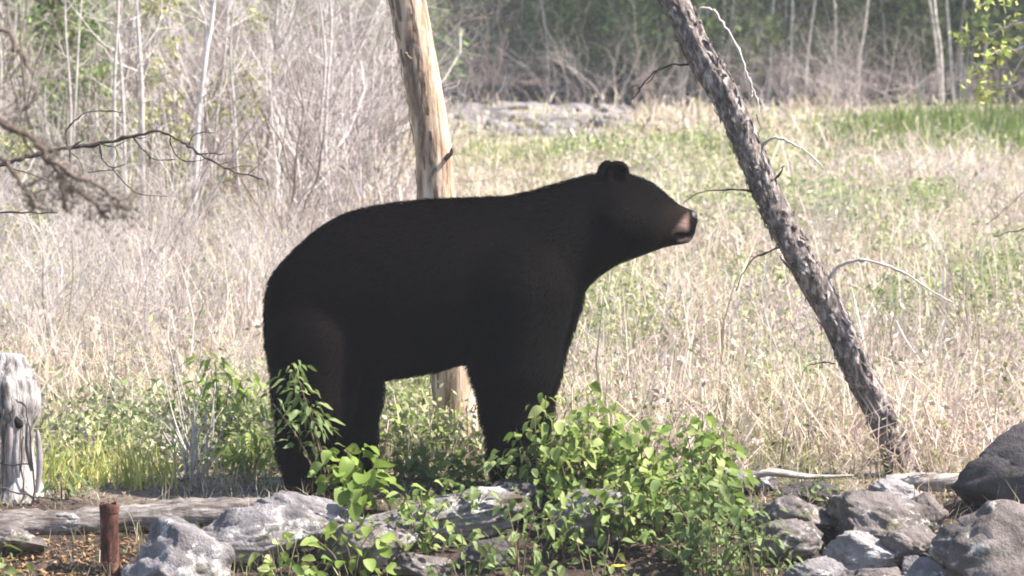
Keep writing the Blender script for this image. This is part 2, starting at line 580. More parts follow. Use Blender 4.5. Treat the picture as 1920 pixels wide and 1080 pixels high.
log('fallen_log', [P(-120, 1010, 13.5), P(60, 990, 13.5), P(200, 978, 13.5), P(330, 968, 13.5), P(440, 958, 13.5), P(525, 950, 13.52)],
    [0.06, 0.062, 0.055, 0.052, 0.045, 0.025], M['log'], 'weathered grey log lying from the stump towards the hind foot', 30)
log('fallen_log', [P(1660, 905, 14.0), P(1720, 903, 13.98), P(1790, 905, 13.95), P(1880, 908, 13.95)], [0.022, 0.028, 0.028, 0.02], M['log_pale'],
    'short bleached log between the leaning trunk and the dark boulder', 12, seed=3)
log('fallen_log', [P(1290, 908, 13.95), P(1350, 896, 13.97), P(1400, 894, 13.95), P(1450, 886, 13.93), P(1520, 894, 13.95), P(1600, 892, 13.95)], [0.010, 0.017, 0.012, 0.017, 0.010, 0.005], M['log_pale'],
    'thin pale log lying left of the leaning trunk foot', 10, seed=4)
for k, (a, b_, yy, r_) in enumerate(((1640, 1800, 309, 0.03), (1790, 1905, 322, 0.035), (1550, 1610, 300, 0.02))):
    g = G((a + b_) / 2, yy)
    log('fallen_log', [P(a, yy + 2, g.y), P((a + b_) / 2, yy - 3, g.y + 0.1), P(b_, yy + 1, g.y + 0.1)], [r_ * 0.7, r_, r_ * 0.6], M['log_pale'],
        ['thin bleached log in the meadow below the far green strip', 'bleached log in the meadow nearest the right edge',
         'short bleached stick in the meadow right of the leaning trunk'][k], 8, seed=8 + k)

# ------------------------------------------------------------------ bear


def surface_nets(f, origin, h):
    """f: 3-d array of signed distances -> vertices, quads"""
    nx, ny, nz = f.shape
    s = f < 0
    c = np.zeros((nx - 1, ny - 1, nz - 1), int)
    for i in (0, 1):
        for j in (0, 1):
            for k in (0, 1):
                c += s[i:nx - 1 + i, j:ny - 1 + j, k:nz - 1 + k]
    act = (c > 0) & (c < 8)
    idx = -np.ones(act.shape, int)
    cells = np.argwhere(act)
    idx[act] = np.arange(len(cells))
    acc = np.zeros((len(cells), 3))
    cnt = np.zeros(len(cells))
    corners = [(i, j, k) for i in (0, 1) for j in (0, 1) for k in (0, 1)]
    for a in range(8):
        for b in range(a + 1, 8):
            ca, cb = np.array(corners[a]), np.array(corners[b])
            if np.abs(ca - cb).sum() != 1:
                continue
            fa = f[tuple((cells + ca).T)]
            fb = f[tuple((cells + cb).T)]
            m = (fa < 0) != (fb < 0)
            t = np.where(m, fa / np.where(m, fa - fb, 1), 0)
            acc += np.where(m[:, None], ca + t[:, None] * (cb - ca), 0)
            cnt += m
    V = (cells + acc / cnt[:, None]) * h + np.array(origin)
    quads = []
    for ax in range(3):
        sl0 = [slice(None)] * 3
        sl1 = [slice(None)] * 3
        sl0[ax] = slice(0, -1)
        sl1[ax] = slice(1, None)
        a, b = s[tuple(sl0)], s[tuple(sl1)]
        e = np.argwhere(a != b)
        u, w = (ax + 1) % 3, (ax + 2) % 3
        ok = (e[:, u] > 0) & (e[:, w] > 0) & (e[:, u] < f.shape[u] - 1) & (e[:, w] < f.shape[w] - 1)
        e = e[ok]
        inside_first = a[tuple(e.T)]
        q = []
        for du, dw in ((-1, -1), (0, -1), (0, 0), (-1, 0)):
            ee = e.copy()
            ee[:, u] += du
            ee[:, w] += dw
            q.append(idx[tuple(ee.T)])
        q = np.stack(q, -1)
        q[~inside_first] = q[~inside_first][:, ::-1]
        quads.append(q)
    return V, np.concatenate(quads)


BEAR_D = 14.0


def bx_(px):
    return P(px, 600, BEAR_D).x


def bz_(py):
    return P(960, py, BEAR_D).z


def bp(px, py, dy=0.0):
    p = P(px, py, BEAR_D)
    return np.array([p.x, BEAR_D + dy, p.z])


def build_bear():
    top = [(497, 600), (499, 560), (504, 530), (512, 512), (530, 489), (560, 459), (590, 432), (620, 412), (650, 397), (680, 388), (720, 381), (760, 376), (800, 372),
           (850, 370), (900, 368), (950, 365), (1000, 354), (1040, 342), (1080, 331), (1110, 322), (1150, 320), (1180, 325), (1205, 334), (1225, 345), (1243, 359),
           (1258, 372), (1272, 383), (1285, 389), (1297, 393), (1304, 400), (1308, 411)]
    bot = [(497, 610), (499, 640), (504, 665), (512, 680), (530, 700), (560, 715), (600, 726), (650, 728), (700, 722), (740, 712), (780, 707), (820, 699), (860, 687),
           (890, 684), (940, 690), (990, 680), (1030, 638), (1060, 598), (1083, 562), (1105, 538), (1130, 516), (1155, 499), (1180, 489), (1210, 477), (1235, 467),
           (1258, 461), (1275, 459), (1290, 456), (1300, 446), (1305, 430), (1308, 415)]
    wid = [(497, 0.03), (500, 0.09), (512, 0.15), (560, 0.215), (640, 0.25), (740, 0.275), (850, 0.275), (950, 0.25), (1040, 0.215), (1100, 0.185), (1150, 0.165),
           (1190, 0.145), (1220, 0.115), (1243, 0.085), (1262, 0.065), (1285, 0.055), (1300, 0.042), (1308, 0.012)]
    h = 0.0105
    o = np.array([bx_(470), BEAR_D - 0.36, -0.03])
    n = [int((bx_(1335) - o[0]) / h) + 1, int(0.72 / h) + 1, int((bz_(265) + 0.03) / h) + 1]
    X = o[0] + h * np.arange(n[0])
    Y = o[1] + h * np.arange(n[1])
    Z = o[2] + h * np.arange(n[2])
    fx = 960 + X / (bx_(1960) - bx_(960)) * 1000
    T = np.interp(fx, *zip(*[(a, bz_(b)) for a, b in top]))
    B = np.interp(fx, *zip(*[(a, bz_(b)) for a, b in bot]))
    W = np.interp(fx, *zip(*wid))
    ker = np.exp(-np.linspace(-2, 2, 7) ** 2)
    ker /= ker.sum()
    mid = (fx > 560) & (fx < 1230)
    for arr in (T, B, W):
        sm = np.convolve(np.pad(arr, 3, 'edge'), ker, 'valid')
        arr[mid] = sm[mid]
    gx, gy, gz = X[:, None, None], Y[None, :, None] - BEAR_D, Z[None, None, :]
    zc, a = ((T + B) / 2)[:, None, None], np.maximum((T - B) / 2, 0.004)[:, None, None]
    b = np.maximum(W, 0.004)[:, None, None]
    # the chest is deeper than wide and the belly hangs lower than the widest line
    e = 2.15
    q = (np.abs(gy / b) ** e + np.abs((gz - zc) / a) ** e) ** (1 / e)
    f = (q - 1) * np.minimum(a, b)
    outside = np.maximum(bx_(496) - gx, gx - bx_(1309))
    f = np.maximum(f, outside)

    def smin(p, r, k):
        hh = np.clip(0.5 + 0.5 * (r - p) / k, 0, 1)
        return r * (1 - hh) + p * hh - k * hh * (1 - hh)

    def cone(p, q_, r1, r2, fl=1.0):
        d = q_ - p
        L2 = (d ** 2).sum()
        px_, py_, pz_ = gx - p[0], gy - (p[1] - BEAR_D), gz - p[2]
        t = np.clip((px_ * d[0] + py_ * d[1] + pz_ * d[2]) / L2, 0, 1)
        return np.sqrt((px_ - t * d[0]) ** 2 + ((py_ - t * d[1]) * fl) ** 2 + (pz_ - t * d[2]) ** 2) - (r1 + t * (r2 - r1))

    s = 1 / S(BEAR_D)
    legs = [
        (-0.13, [(594, 640, 95), (592, 740, 79), (575, 830, 54), (573, 898, 40)], [(572, 912, 25), (612, 917, 21)]),
        (0.12, [(624, 640, 92), (645, 740, 73), (650, 830, 56), (648, 885, 43)], [(650, 896, 26), (694, 902, 20)]),
        (-0.12, [(970, 540, 112), (962, 670, 86), (962, 760, 63), (960, 830, 48), (958, 895, 40)], [(960, 908, 27), (1004, 914, 21)]),
        (0.11, [(1000, 560, 100), (985, 690, 72), (985, 780, 54), (992, 870, 42)], [(994, 884, 26), (1034, 891, 20)]),
    ]
    for dy, chain, foot in legs:
        for (x1, y1, r1), (x2, y2, r2) in zip(chain[:-1], chain[1:]):
            f = smin(f, cone(bp(x1, y1, dy * 0.85), bp(x2, y2, dy), r1 * s, r2 * s), 0.035)
        (x1, y1, r1), (x2, y2, r2) = foot
        f = smin(f, cone(bp(x1, y1, dy), bp(x2, y2, dy), r1 * s, r2 * s, 0.7), 0.03)
        for k in (-1, 0, 1):            # toes
            f = smin(f, cone(bp(x2, y2 + 3, dy + k * 0.03), bp(x2 + 16, y2 + 6, dy + k * 0.036), 13 * s, 8 * s), 0.012)
    # shoulder hump, cheeks, brow, ears
    f = smin(f, cone(bp(1150, 400, -0.10), bp(1195, 425, -0.09), 45 * s, 34 * s), 0.05)
    f = smin(f, cone(bp(1150, 400, 0.10), bp(1195, 425, 0.09), 45 * s, 34 * s), 0.05)
    f = smin(f, cone(bp(1212, 362, -0.06), bp(1226, 370, -0.055), 16 * s, 12 * s), 0.03)
    f = smin(f, cone(bp(1212, 362, 0.06), bp(1226, 370, 0.055), 16 * s, 12 * s), 0.03)
    for ex, ey, er, dy in ((1155, 321, 27, -0.078), (1139, 319, 22, 0.07)):
        f = smin(f, cone(bp(ex - 3, ey + 20, dy * 0.85), bp(ex, ey, dy), er * s, er * s, 1.5), 0.03)
        f = np.maximum(f, -cone(bp(ex + 3, ey - 1, dy + math.copysign(0.034, dy)), bp(ex + 2, ey + 4, dy + math.copysign(0.034, dy)), er * 0.5 * s, er * 0.5 * s))
    # tail stub
    f = smin(f, cone(bp(506, 560, 0), bp(500, 610, 0), 13 * s, 9 * s), 0.02)
    f = f + 0.009 * np.clip((bx_(1230) - gx) / 0.2, 0, 1)          # room for the fur
    # parted lips
    cut = np.maximum(np.abs((gz - bz_(438)) + (gx - bx_(1280)) * 0.10) - 0.0065, np.maximum(bx_(1262) - gx, 0.024 - np.abs(gy)))
    f = np.maximum(f, -cut)
    return surface_nets(f, o, h)


BV, BF = build_bear()
# light smoothing of the grid steps
for it in range(2):
    acc = np.zeros_like(BV)
    cnt = np.zeros(len(BV))
    for k in range(4):
        a_, b_ = BF[:, k], BF[:, (k + 1) % 4]
        np.add.at(acc, a_, BV[b_])
        np.add.at(cnt, a_, 1)
        np.add.at(acc, b_, BV[a_])
        np.add.at(cnt, b_, 1)
    BV = BV * 0.45 + 0.55 * acc / np.maximum(cnt, 1)[:, None]
bear_base = Vector((bx_(780), BEAR_D, 0))


def bear_colour(V):
    px = 960 + V[:, 0] / (bx_(1960) - bx_(960)) * 1000
    py = 265 + (bz_(265) - V[:, 2]) * S(BEAR_D)
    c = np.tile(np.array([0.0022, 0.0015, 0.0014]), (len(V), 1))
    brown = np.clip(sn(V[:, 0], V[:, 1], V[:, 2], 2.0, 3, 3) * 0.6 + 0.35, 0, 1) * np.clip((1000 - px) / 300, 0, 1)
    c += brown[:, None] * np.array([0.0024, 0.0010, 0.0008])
    mz = np.clip((1292 - px) / 6, 0, 1) * np.clip((py - 437 + (px - 1252) * 1.25) / 14, 0, 1) * np.clip((px - 1250) / 14, 0, 1) * np.clip((438 - py) / 4, 0, 1)
    mz = mz * np.clip(0.8 + 0.35 * sn(V[:, 0] * 40, V[:, 1] * 40, V[:, 2] * 40, 1, 6, 3), 0.3, 1)
    c = c * (1 - mz[:, None]) + mz[:, None] * np.array([0.30, 0.20, 0.17])
    gap = ((px > 1262) & (py > 434) & (py < 446)).astype(float) * 0.92
    c = c * (1 - gap[:, None]) + gap[:, None] * np.array([0.012, 0.007, 0.007])
    lip = np.clip((px - 1266) / 10, 0, 1) * np.clip((py - 445.5) / 3, 0, 1) * np.clip((455 - py) / 4, 0, 1) * np.clip(0.6 + 0.8 * sn(V[:, 0] * 60, V[:, 1] * 60, V[:, 2] * 60, 1, 4, 2), 0.5, 1)
    c = c * (1 - lip[:, None]) + lip[:, None] * np.array([0.50, 0.39, 0.35])
    br = np.clip((px - 1225) / 25, 0, 1) * np.clip((1300 - px) / 10, 0, 1) * (1 - mz) * (1 - lip) * np.clip((py - 375) / 20, 0, 1)
    c += br[:, None] * np.array([0.008, 0.005, 0.004])
    return c


bear = empty('bear', bear_base)
tag(bear, 'black bear standing side-on with pale muzzle and slightly open mouth', 'bear')
m, nt, b = new_mat('bear_coat')
a = N(nt, 'ShaderNodeAttribute', attribute_name='Col')
nt.links.new(a.outputs['Color'], b.inputs['Base Color'])
b.inputs['Roughness'].default_value = 0.8
b.inputs['Specular IOR Level'].default_value = 0.04
bump(nt, b, noise(nt, 90, 5, 0.7, (0.4, 1, 1)), 0.5, 0.01)
M['bear'] = m
m, nt, b = new_mat('bear_fur')
a = N(nt, 'ShaderNodeAttribute', attribute_name='Col')
nt.links.new(a.outputs['Color'], b.inputs['Base Color'])
b.inputs['Roughness'].default_value = 0.7
b.inputs['Specular IOR Level'].default_value = 0.04
M['fur'] = m
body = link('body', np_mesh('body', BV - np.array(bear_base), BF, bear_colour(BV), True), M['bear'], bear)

# fur: short strands lying back and down along the body
rs = np.random.RandomState(21)
q = BV[BF]
n1 = np.cross(q[:, 1] - q[:, 0], q[:, 2] - q[:, 0])
area = np.linalg.norm(n1, axis=1) + 1e-12
pick = rs.choice(len(BF), 90000, p=area / area.sum())
uv = rs.rand(len(pick), 2)
base = (q[pick, 0] * ((1 - uv[:, 0]) * (1 - uv[:, 1]))[:, None] + q[pick, 1] * (uv[:, 0] * (1 - uv[:, 1]))[:, None]
        + q[pick, 2] * (uv[:, 0] * uv[:, 1])[:, None] + q[pick, 3] * ((1 - uv[:, 0]) * uv[:, 1])[:, None])
nrm = n1[pick] / area[pick][:, None]
fpx = 960 + base[:, 0] / (bx_(1960) - bx_(960)) * 1000
fpy = 265 + (bz_(265) - base[:, 2]) * S(BEAR_D)
keep = ~((fpx > 1262) & (fpy > 385))
base, nrm, fpx = base[keep], nrm[keep], fpx[keep]
flow = np.array([-0.75, 0.0, -0.65]) + rs.normal(0, 0.22, (len(base), 3))
flow -= nrm * (flow * nrm).sum(1, keepdims=True)
L = np.interp(fpx, [500, 700, 1050, 1150, 1230, 1270], [0.024, 0.026, 0.024, 0.017, 0.009, 0.004]) * rs.uniform(0.6, 1.25, len(base))
L = np.where((fpx > 1108) & (fpx < 1186) & (base[:, 2] > bz_(326)), 0.007, L)
side = np.cross(nrm, flow)
side /= np.linalg.norm(side, axis=1, keepdims=True) + 1e-9
d1 = nrm * 0.4 + flow
d1 /= np.linalg.norm(d1, axis=1, keepdims=True)
w = 0.0014
V = np.stack([base - side * w, base + side * w, base + d1 * L[:, None] * 0.55 + side * w * 0.7, base + d1 * L[:, None] + flow * L[:, None] * 0.25], 1)
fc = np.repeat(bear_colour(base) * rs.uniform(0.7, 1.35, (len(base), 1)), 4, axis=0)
i4 = np.arange(len(base)) * 4
F = np.concatenate([np.stack([i4, i4 + 1, i4 + 2], -1), np.stack([i4, i4 + 2, i4 + 3], -1)])
fur = link('fur', np_mesh('fur', V.reshape(-1, 3) - np.array(bear_base), F, fc), M['fur'], bear)
fur['kind'] = 'stuff'

m, nt, b = new_mat('bear_nose')
b.inputs['Base Color'].default_value = (0.012, 0.009, 0.009, 1)
b.inputs['Roughness'].default_value = 0.55
bump(nt, b, noise(nt, 300, 3), 0.4, 0.002)
M['nose'] = m
m, nt, b = new_mat('bear_eye')
b.inputs['Base Color'].default_value = (0.008, 0.005, 0.004, 1)
b.inputs['Specular IOR Level'].default_value = 0.15
b.inputs['Roughness'].default_value = 0.35
M['eye'] = m
nv, nf = ico(3)
p = bp(1294, 409)
nn = nv.copy()
nn[:, 2] += 0.25 * nn[:, 0]
nose = link('nose', np_mesh('nose', nn * np.array([14, 19, 15]) / S(BEAR_D) + p - np.array(bear_base), nf, None, True), M['nose'], bear)
for dy in (-0.073, 0.073):
    p = bp(1233, 376, dy)
    link('eye', np_mesh('eye', nv * 4.5 / S(BEAR_D) + p - np.array(bear_base), nf, None, True), M['eye'], bear)
# claws on the four feet
for dy, x2, y2 in ((-0.13, 612, 917), (0.12, 694, 902), (-0.12, 1004, 914), (0.11, 1034, 891)):
    for k in (-1, 0, 1):
        mb = MB()
        mb.tube(smooth_poly([Vector(bp(x2 + 20, y2 + 4, dy + k * 0.036)), Vector(bp(x2 + 31, y2 + 7, dy + k * 0.038)), Vector(bp(x2 + 37, y2 + 13, dy + k * 0.038))], 3),
                list(np.linspace(0.006, 0.0015, 7)), 6)
        link('claw', mb.mesh('claw', bear_base), M['nose'], bear)

# ------------------------------------------------------------------ the two near trunks


def trunk_mesh(pts, radii, sides=28, step=0.03, ridges=0.06, seed=1, flare=0.0, vfreq=0.25, lump=0.05):
    pts = smooth_poly(pts, 8)
    L = [0.0]
    for i in range(1, len(pts)):
        L.append(L[-1] + (pts[i] - pts[i - 1]).length)
    m = int(L[-1] / step)
    tt = np.linspace(0, L[-1], m)
    c = np.stack([np.interp(tt, L, [p[k] for p in pts]) for k in range(3)], -1)
    r = np.interp(tt / L[-1], np.linspace(0, 1, len(radii)), radii)
    mb = MB()
    mb.tube([Vector(x) for x in c], list(r), sides)
    v = np.array([x[:] for x in mb.v])
    cc = np.repeat(c, sides, axis=0)
    dv = v - cc
    ang = np.tile(np.arange(sides) / sides * 2 * math.pi, m)
    tz = np.repeat(tt, sides)
    k1 = sn(np.cos(ang) * 3, np.sin(ang) * 3, tz * vfreq * 4, 2.0, seed, 4)
    k2 = sn(np.cos(ang), np.sin(ang), tz * 2.0, 1.0, seed + 3, 2)
    fl = 1 + flare * np.exp(-tz / 0.09) * (1 + 0.5 * np.sin(ang * 4 + seed))
    v = cc + dv * ((1 + ridges * k1 + lump * k2) * fl)[:, None]
    mb.v = [Vector(x) for x in v]
    return mb, c, r


def add_branch(parent, pts, r0, r1, mat, origin, name='branch', sub=5, sides=7, twigs=0, jit=0.006):
    pts = smooth_poly(pts, sub)
    rs_ = random.Random(len(parent.children) * 7 + 3)
    m = len(pts)
    step = (pts[1] - pts[0]).length
    for i in range(1, m):
        pts[i] = pts[i] + Vector((rs_.gauss(0, 1), rs_.gauss(0, 1), rs_.gauss(0, 1))) * min(step * 0.17, jit)
    mb = MB()
    rad_ = [(r0 + (r1 - r0) * i / (m - 1)) * rs_.uniform(0.78, 1.2) * (1.35 if rs_.random() < 0.1 else 1) for i in range(m)]
    mb.tube(pts, rad_, sides)
    b_o = link(name, mb.mesh(name, origin), mat, parent)
    for k in range(twigs):                       # broken side twigs
        i = rs_.randint(1, m - 2)
        ax = (pts[i + 1] - pts[i]).normalized()
        sd_ = Vector((rs_.gauss(0, 1), rs_.gauss(0, 0.6), rs_.gauss(0, 1)))
        sd_ = (sd_ - ax * sd_.dot(ax)).normalized() * 0.9 + ax * 0.6
        L_ = rs_.uniform(1.2, 5.0) * step * 0.6
        mt = MB()
        p1 = pts[i] + sd_ * L_ * 0.5 + Vector((rs_.gauss(0, 0.1), 0, rs_.gauss(0, 0.1))) * L_
        mt.tube([pts[i], p1, p1 + (sd_ + ax * 0.5) * L_ * 0.5], [rad_[i] * 0.55, rad_[i] * 0.42, rad_[i] * 0.2], 5)
        link('twig', mt.mesh('twig', origin), mat, b_o)
    return b_o


# standing dead trunk behind the bear
d = 15.05
base_p = P(856, 868, d)
base_p.z = -0.03
snag = empty('dead_tree', base_p)
tag(snag, 'upright dead trunk stripped to orange tan wood behind the bear', 'tree')
cp = [base_p, P(853, 790, d), P(848, 700, d), P(836, 540, d), P(818, 370, d), P(812, 280, d), P(800, 200, d), P(783, 100, d), P(765, 0, d),
      P(725, -240, d), P(690, -480, d), P(668, -760, d)]
mb, c, r = trunk_mesh(cp, [0.084, 0.08, 0.077, 0.072, 0.069, 0.069, 0.068, 0.066, 0.064, 0.058, 0.05, 0.02], 32, 0.03, 0.10, 5, 0.3, 0.12, 0.06)
link('trunk', mb.mesh('trunk', base_p), M['snag'], snag)
# strips of old bark still clinging to it
rs = np.random.RandomState(9)
mbs = MB()
for k in range(60):
    i = rs.randint(8, len(c) - 30)
    n = rs.randint(5, 15)
    an = rs.uniform(-2.6, 0.6)
    wd = rs.uniform(0.04, 0.16)
    b0 = len(mbs.v)
    for j in range(n):
        ctr, rad = c[i + j], r[i + j] * (1.06 + 0.05 * math.sin(j * 1.7 + k))
        for t in (-1, 0, 1):
            aa = an + t * wd * (1 - 0.5 * abs(2 * j / (n - 1) - 1)) + 0.03 * math.sin(j * 2.1 + k)
            mbs.v.append(Vector((ctr[0] + math.sin(aa) * rad * (1.03 if t == 0 else 1), ctr[1] - math.cos(aa) * rad, ctr[2])))
    for j in range(n - 1):
        for t in (0, 1):
            mbs.f.append((b0 + j * 3 + t, b0 + j * 3 + t + 1, b0 + (j + 1) * 3 + t + 1, b0 + (j + 1) * 3 + t))
ob = link('bark', mbs.mesh('bark', base_p), bark_mat('old_bark', [(0.3, (0.07, 0.052, 0.042)), (0.5, (0.17, 0.125, 0.095)), (0.7, (0.3, 0.23, 0.18))], 12, (4, 4, 1), 0.9, 0.01), snag)
ob['kind'] = 'stuff'
for a, b_, cc_ in (((826, 300), (842, 292), (850, 280)), ((790, 128), (770, 112), (762, 100)), ((842, 620), (862, 610), (874, 600))):
    add_branch(snag, [P(*a, d - 0.03), P(*b_, d - 0.06), P(*cc_, d - 0.08)], 0.012, 0.006, M['twig_brown'], base_p, 'branch_stub', 3)

# leaning trunk
d = 14.45
base_p = P(1702, 892, d)
base_p.z = -0.03
lean = empty('leaning_tree', base_p)
tag(lean, 'leaning dead tree with scaly grey bark right of the bear', 'tree')
cp = [base_p, P(1663, 800, d), P(1611, 700, d), P(1566, 600, d), P(1508, 500, d), P(1456, 400, d), P(1412, 300, d), P(1370, 200, d), P(1312, 100, d), P(1264, 0, d),
      P(1150, -230, d), P(1050, -450, d), P(960, -680, d)]
mb, c, r = trunk_mesh(cp, [0.056, 0.053, 0.051, 0.053, 0.051, 0.050, 0.052, 0.050, 0.049, 0.047, 0.043, 0.036, 0.012], 30, 0.02, 0.13, 11, 0.5, 0.5, 0.07)
link('trunk', mb.mesh('trunk', base_p), M['lean_bark'], lean)
mbs = MB()
rs = np.random.RandomState(10)
for k in range(900):                     # loose bark scales
    i = rs.randint(1, len(c) - 3)
    an = rs.uniform(0, 2 * math.pi)
    ax = Vector(c[i + 1] - c[i]).normalized()
    sd_ = Vector((1, 0, 0)).cross(ax).normalized()
    a2 = ax.cross(sd_)
    o_ = sd_ * math.cos(an) + a2 * math.sin(an)
    tg = ax.cross(o_)
    ctr = Vector(c[i]) + o_ * r[i] * 1.0
    hh, ww = rs.uniform(0.008, 0.028), rs.uniform(0.005, 0.013)
    lift = rs.uniform(0.003, 0.016)
    b0 = len(mbs.v)
    sk = rs.uniform(-0.006, 0.006)
    up = 1 if rs.rand() < 0.5 else -1
    mbs.v += [ctr - tg * ww - ax * hh * up, ctr + tg * ww - ax * hh * 0.8 * up, ctr + tg * (ww * 0.8 + sk) + ax * hh * up + o_ * lift, ctr - tg * (ww * 0.6 - sk) + ax * hh * 0.8 * up + o_ * lift * 0.8,
              ctr - tg * ww * 0.1 + o_ * (lift * 0.5 + 0.004)]
    mbs.f += [(b0, b0 + 1, b0 + 4), (b0 + 1, b0 + 2, b0 + 4), (b0 + 2, b0 + 3, b0 + 4), (b0 + 3, b0, b0 + 4)]
ob = link('bark', mbs.mesh('bark', base_p, False), M['lean_bark'], lean)
ob['kind'] = 'stuff'
T_, D_ = M['stem_pale'], M['twig_dark']
for pts, r0, r1, mt, dd in (
        ([(1300, 60), (1312, 22), (1330, 15), (1350, 35), (1375, 75), (1392, 115), (1405, 150), (1420, 185), (1424, 215)], 0.009, 0.003, T_, -0.1),
        ([(1400, 140), (1410, 165), (1409, 182)], 0.004, 0.002, T_, -0.1),
        ([(1424, 285), (1440, 262), (1465, 260), (1495, 275), (1520, 290), (1545, 318)], 0.010, 0.003, T_, -0.12),
        ([(1556, 520), (1575, 498), (1610, 488), (1650, 494), (1700, 515), (1745, 545), (1790, 570)], 0.011, 0.003, T_, -0.12),
        ([(1440, 350), (1462, 325), (1470, 310)], 0.007, 0.003, D_, -0.05),
        ([(1415, 360), (1385, 356), (1340, 356), (1305, 364), (1280, 382)], 0.006, 0.002, D_, -0.1),
        ([(1470, 460), (1440, 472), (1412, 486), (1395, 510), (1380, 545)], 0.006, 0.002, D_, -0.1),
        ([(1565, 682), (1530, 681), (1508, 695), (1499, 722)], 0.004, 0.0015, D_, -0.08),
        ([(1330, 128), (1285, 120), (1240, 128), (1212, 150), (1195, 175), (1180, 195)], 0.006, 0.002, D_, 0.1),
        ([(1232, 132), (1222, 150), (1206, 158)], 0.004, 0.0015, D_, 0.1),
        ([(1345, 150), (1355, 140), (1362, 142)], 0.012, 0.007, M['lean_bark'], -0.05),
        ([(1550, 520), (1556, 540), (1552, 560)], 0.008, 0.004, T_, -0.06),
        ([(1545, 590), (1538, 640), (1542, 690)], 0.002, 0.001, D_, -0.06),
        ([(1418, 215), (1424, 240), (1421, 262)], 0.003, 0.001, D_, -0.1)):
    n = len(pts)
    add_branch(lean, [P(x, y, d + dd * (i / (n - 1)) - 0.0) for i, (x, y) in enumerate(pts)], r0 * 0.72, r1 * 0.8, mt, base_p, jit=0.004, twigs=4 if n > 4 else 0)

# ------------------------------------------------------------------ stump with wires, rusty post
d = 13.85
base_p = P(30, 962, d)
base_p.z = -0.02
st = empty('tree_stump', base_p)
tag(st, 'pale weathered stump with a near-black lump painted as cavity shade at the left edge', 'stump')
mb, c, r = trunk_mesh([base_p, P(28, 900, d), P(26, 830, d), P(22, 770, d), P(18, 720, d), P(20, 680, d), P(22, 664, d)],
                      [0.088, 0.070, 0.062, 0.068, 0.098, 0.090, 0.045], 30, 0.015, 0.16, 31, 0.35, 0.3, 0.08)
link('trunk', mb.mesh('trunk', base_p), M['stump'], st)
mb = MB()
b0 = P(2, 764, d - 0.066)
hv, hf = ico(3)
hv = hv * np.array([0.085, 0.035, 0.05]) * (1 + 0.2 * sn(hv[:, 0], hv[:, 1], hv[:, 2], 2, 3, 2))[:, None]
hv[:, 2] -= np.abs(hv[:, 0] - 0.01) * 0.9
link('cavity_shade', np_mesh('cavity_shade', hv + np.array(b0 - base_p), hf, None, True), flat_mat('cavity_shade_black', (0.010, 0.008, 0.007), 0.95), st)  # raised lump; the cavity's shade is put into its near-black colour
rs = np.random.RandomState(3)
for k in range(7):                       # hanging strips of bark
    x0 = -30 + k * 16 + rs.uniform(-4, 4)
    y0, y1 = rs.uniform(782, 820), rs.uniform(870, 930)
    pts = smooth_poly([P(x0, y0, d - 0.09), P(x0 + rs.uniform(-3, 6), (y0 + y1) / 2, d - 0.10), P(x0 + rs.uniform(-6, 8), y1, d - 0.093)], 4)
    b0v = []
    fs = []
    for i, p in enumerate(pts):
        w_ = 0.006 + 0.006 * math.sin(math.pi * i / (len(pts) - 1))
        b0v += [p + Vector((-w_, 0.004, 0)), p + Vector((0, -0.003, 0)), p + Vector((w_, 0.004, 0))]
    for i in range(len(pts) - 1):
        for t in (0, 1):
            fs.append((i * 3 + t, i * 3 + t + 1, i * 3 + t + 4, i * 3 + t + 3))
    mq = MB()
    mq.v, mq.f = b0v, fs
    link('bark_strip', mq.mesh('bark_strip', base_p), M['stump'] if k % 3 else M['twig_grey'], st)
wc = empty('wire_cage', base_p)
tag(wc, 'thin dark wires standing around the pale stump', 'wire')
for pts in ([(60, 980), (62, 900), (58, 820), (48, 765), (30, 750)], [(5, 985), (8, 880), (14, 800), (22, 762)], [(-20, 985), (-12, 900), (-5, 830), (5, 770)],
            [(38, 985), (42, 900), (40, 820)], [(-40, 872), (10, 869), (62, 871)], [(-40, 912), (10, 917), (65, 932), (130, 942), (180, 965)]):
    pp = [P(x, y, d - 0.13) for x, y in pts]
    for q_ in pp:
        q_.z = max(q_.z, -0.02)
    add_branch(wc, pp, 0.0032, 0.0026, M['wire'], base_p, 'wire', 4, 6)

d = 13.2
g = P(207, 1130, d)
pz = float(hgt(g.x, d))
post = empty('rusty_post', Vector((g.x, d, pz)))
tag(post, 'short rusty iron pipe post standing at the bottom left', 'post')
topz = P(207, 944, d).z - pz
rad = 17.5 / S(d)
mb = MB()
prof = [(-0.15, rad), (0.02, rad * 1.02), (0.06, rad * 1.0), (0.10, rad * 1.01), (0.16, rad * 0.99), (topz - 0.035, rad), (topz - 0.01, rad * 1.02), (topz, rad * 0.98), (topz + 0.001, rad * 0.8),
        (topz - 0.05, rad * 0.78), (topz - 0.2, rad * 0.78)]
b0 = 0
for z_, rr in prof:
    for k in range(28):
        a_ = 2 * math.pi * k / 28
        j = 1 + 0.025 * math.sin(5 * a_ + z_ * 40)
        mb.v.append(Vector((math.cos(a_) * rr * j + (z_ - 0.1) * -0.02, math.sin(a_) * rr * j, z_ + (0.004 * math.sin(3 * a_) if abs(z_ - topz) < 0.006 else 0))))
for i in range(len(prof) - 1):
    for k in range(28):
        mb.f.append((i * 28 + k, i * 28 + (k + 1) % 28, (i + 1) * 28 + (k + 1) % 28, (i + 1) * 28 + k))
mb.f.append(tuple((len(prof) - 1) * 28 + k for k in range(28)))
link('pipe', mb.mesh('pipe'), M['rust'], post)
mb = MB()
for k in range(29):
    a_ = 2 * math.pi * k / 28
    mb.v += [Vector((math.cos(a_) * rad * 1.06, math.sin(a_) * rad * 1.06, topz - 0.03)), Vector((math.cos(a_) * rad * 1.06, math.sin(a_) * rad * 1.06, topz - 0.012))]
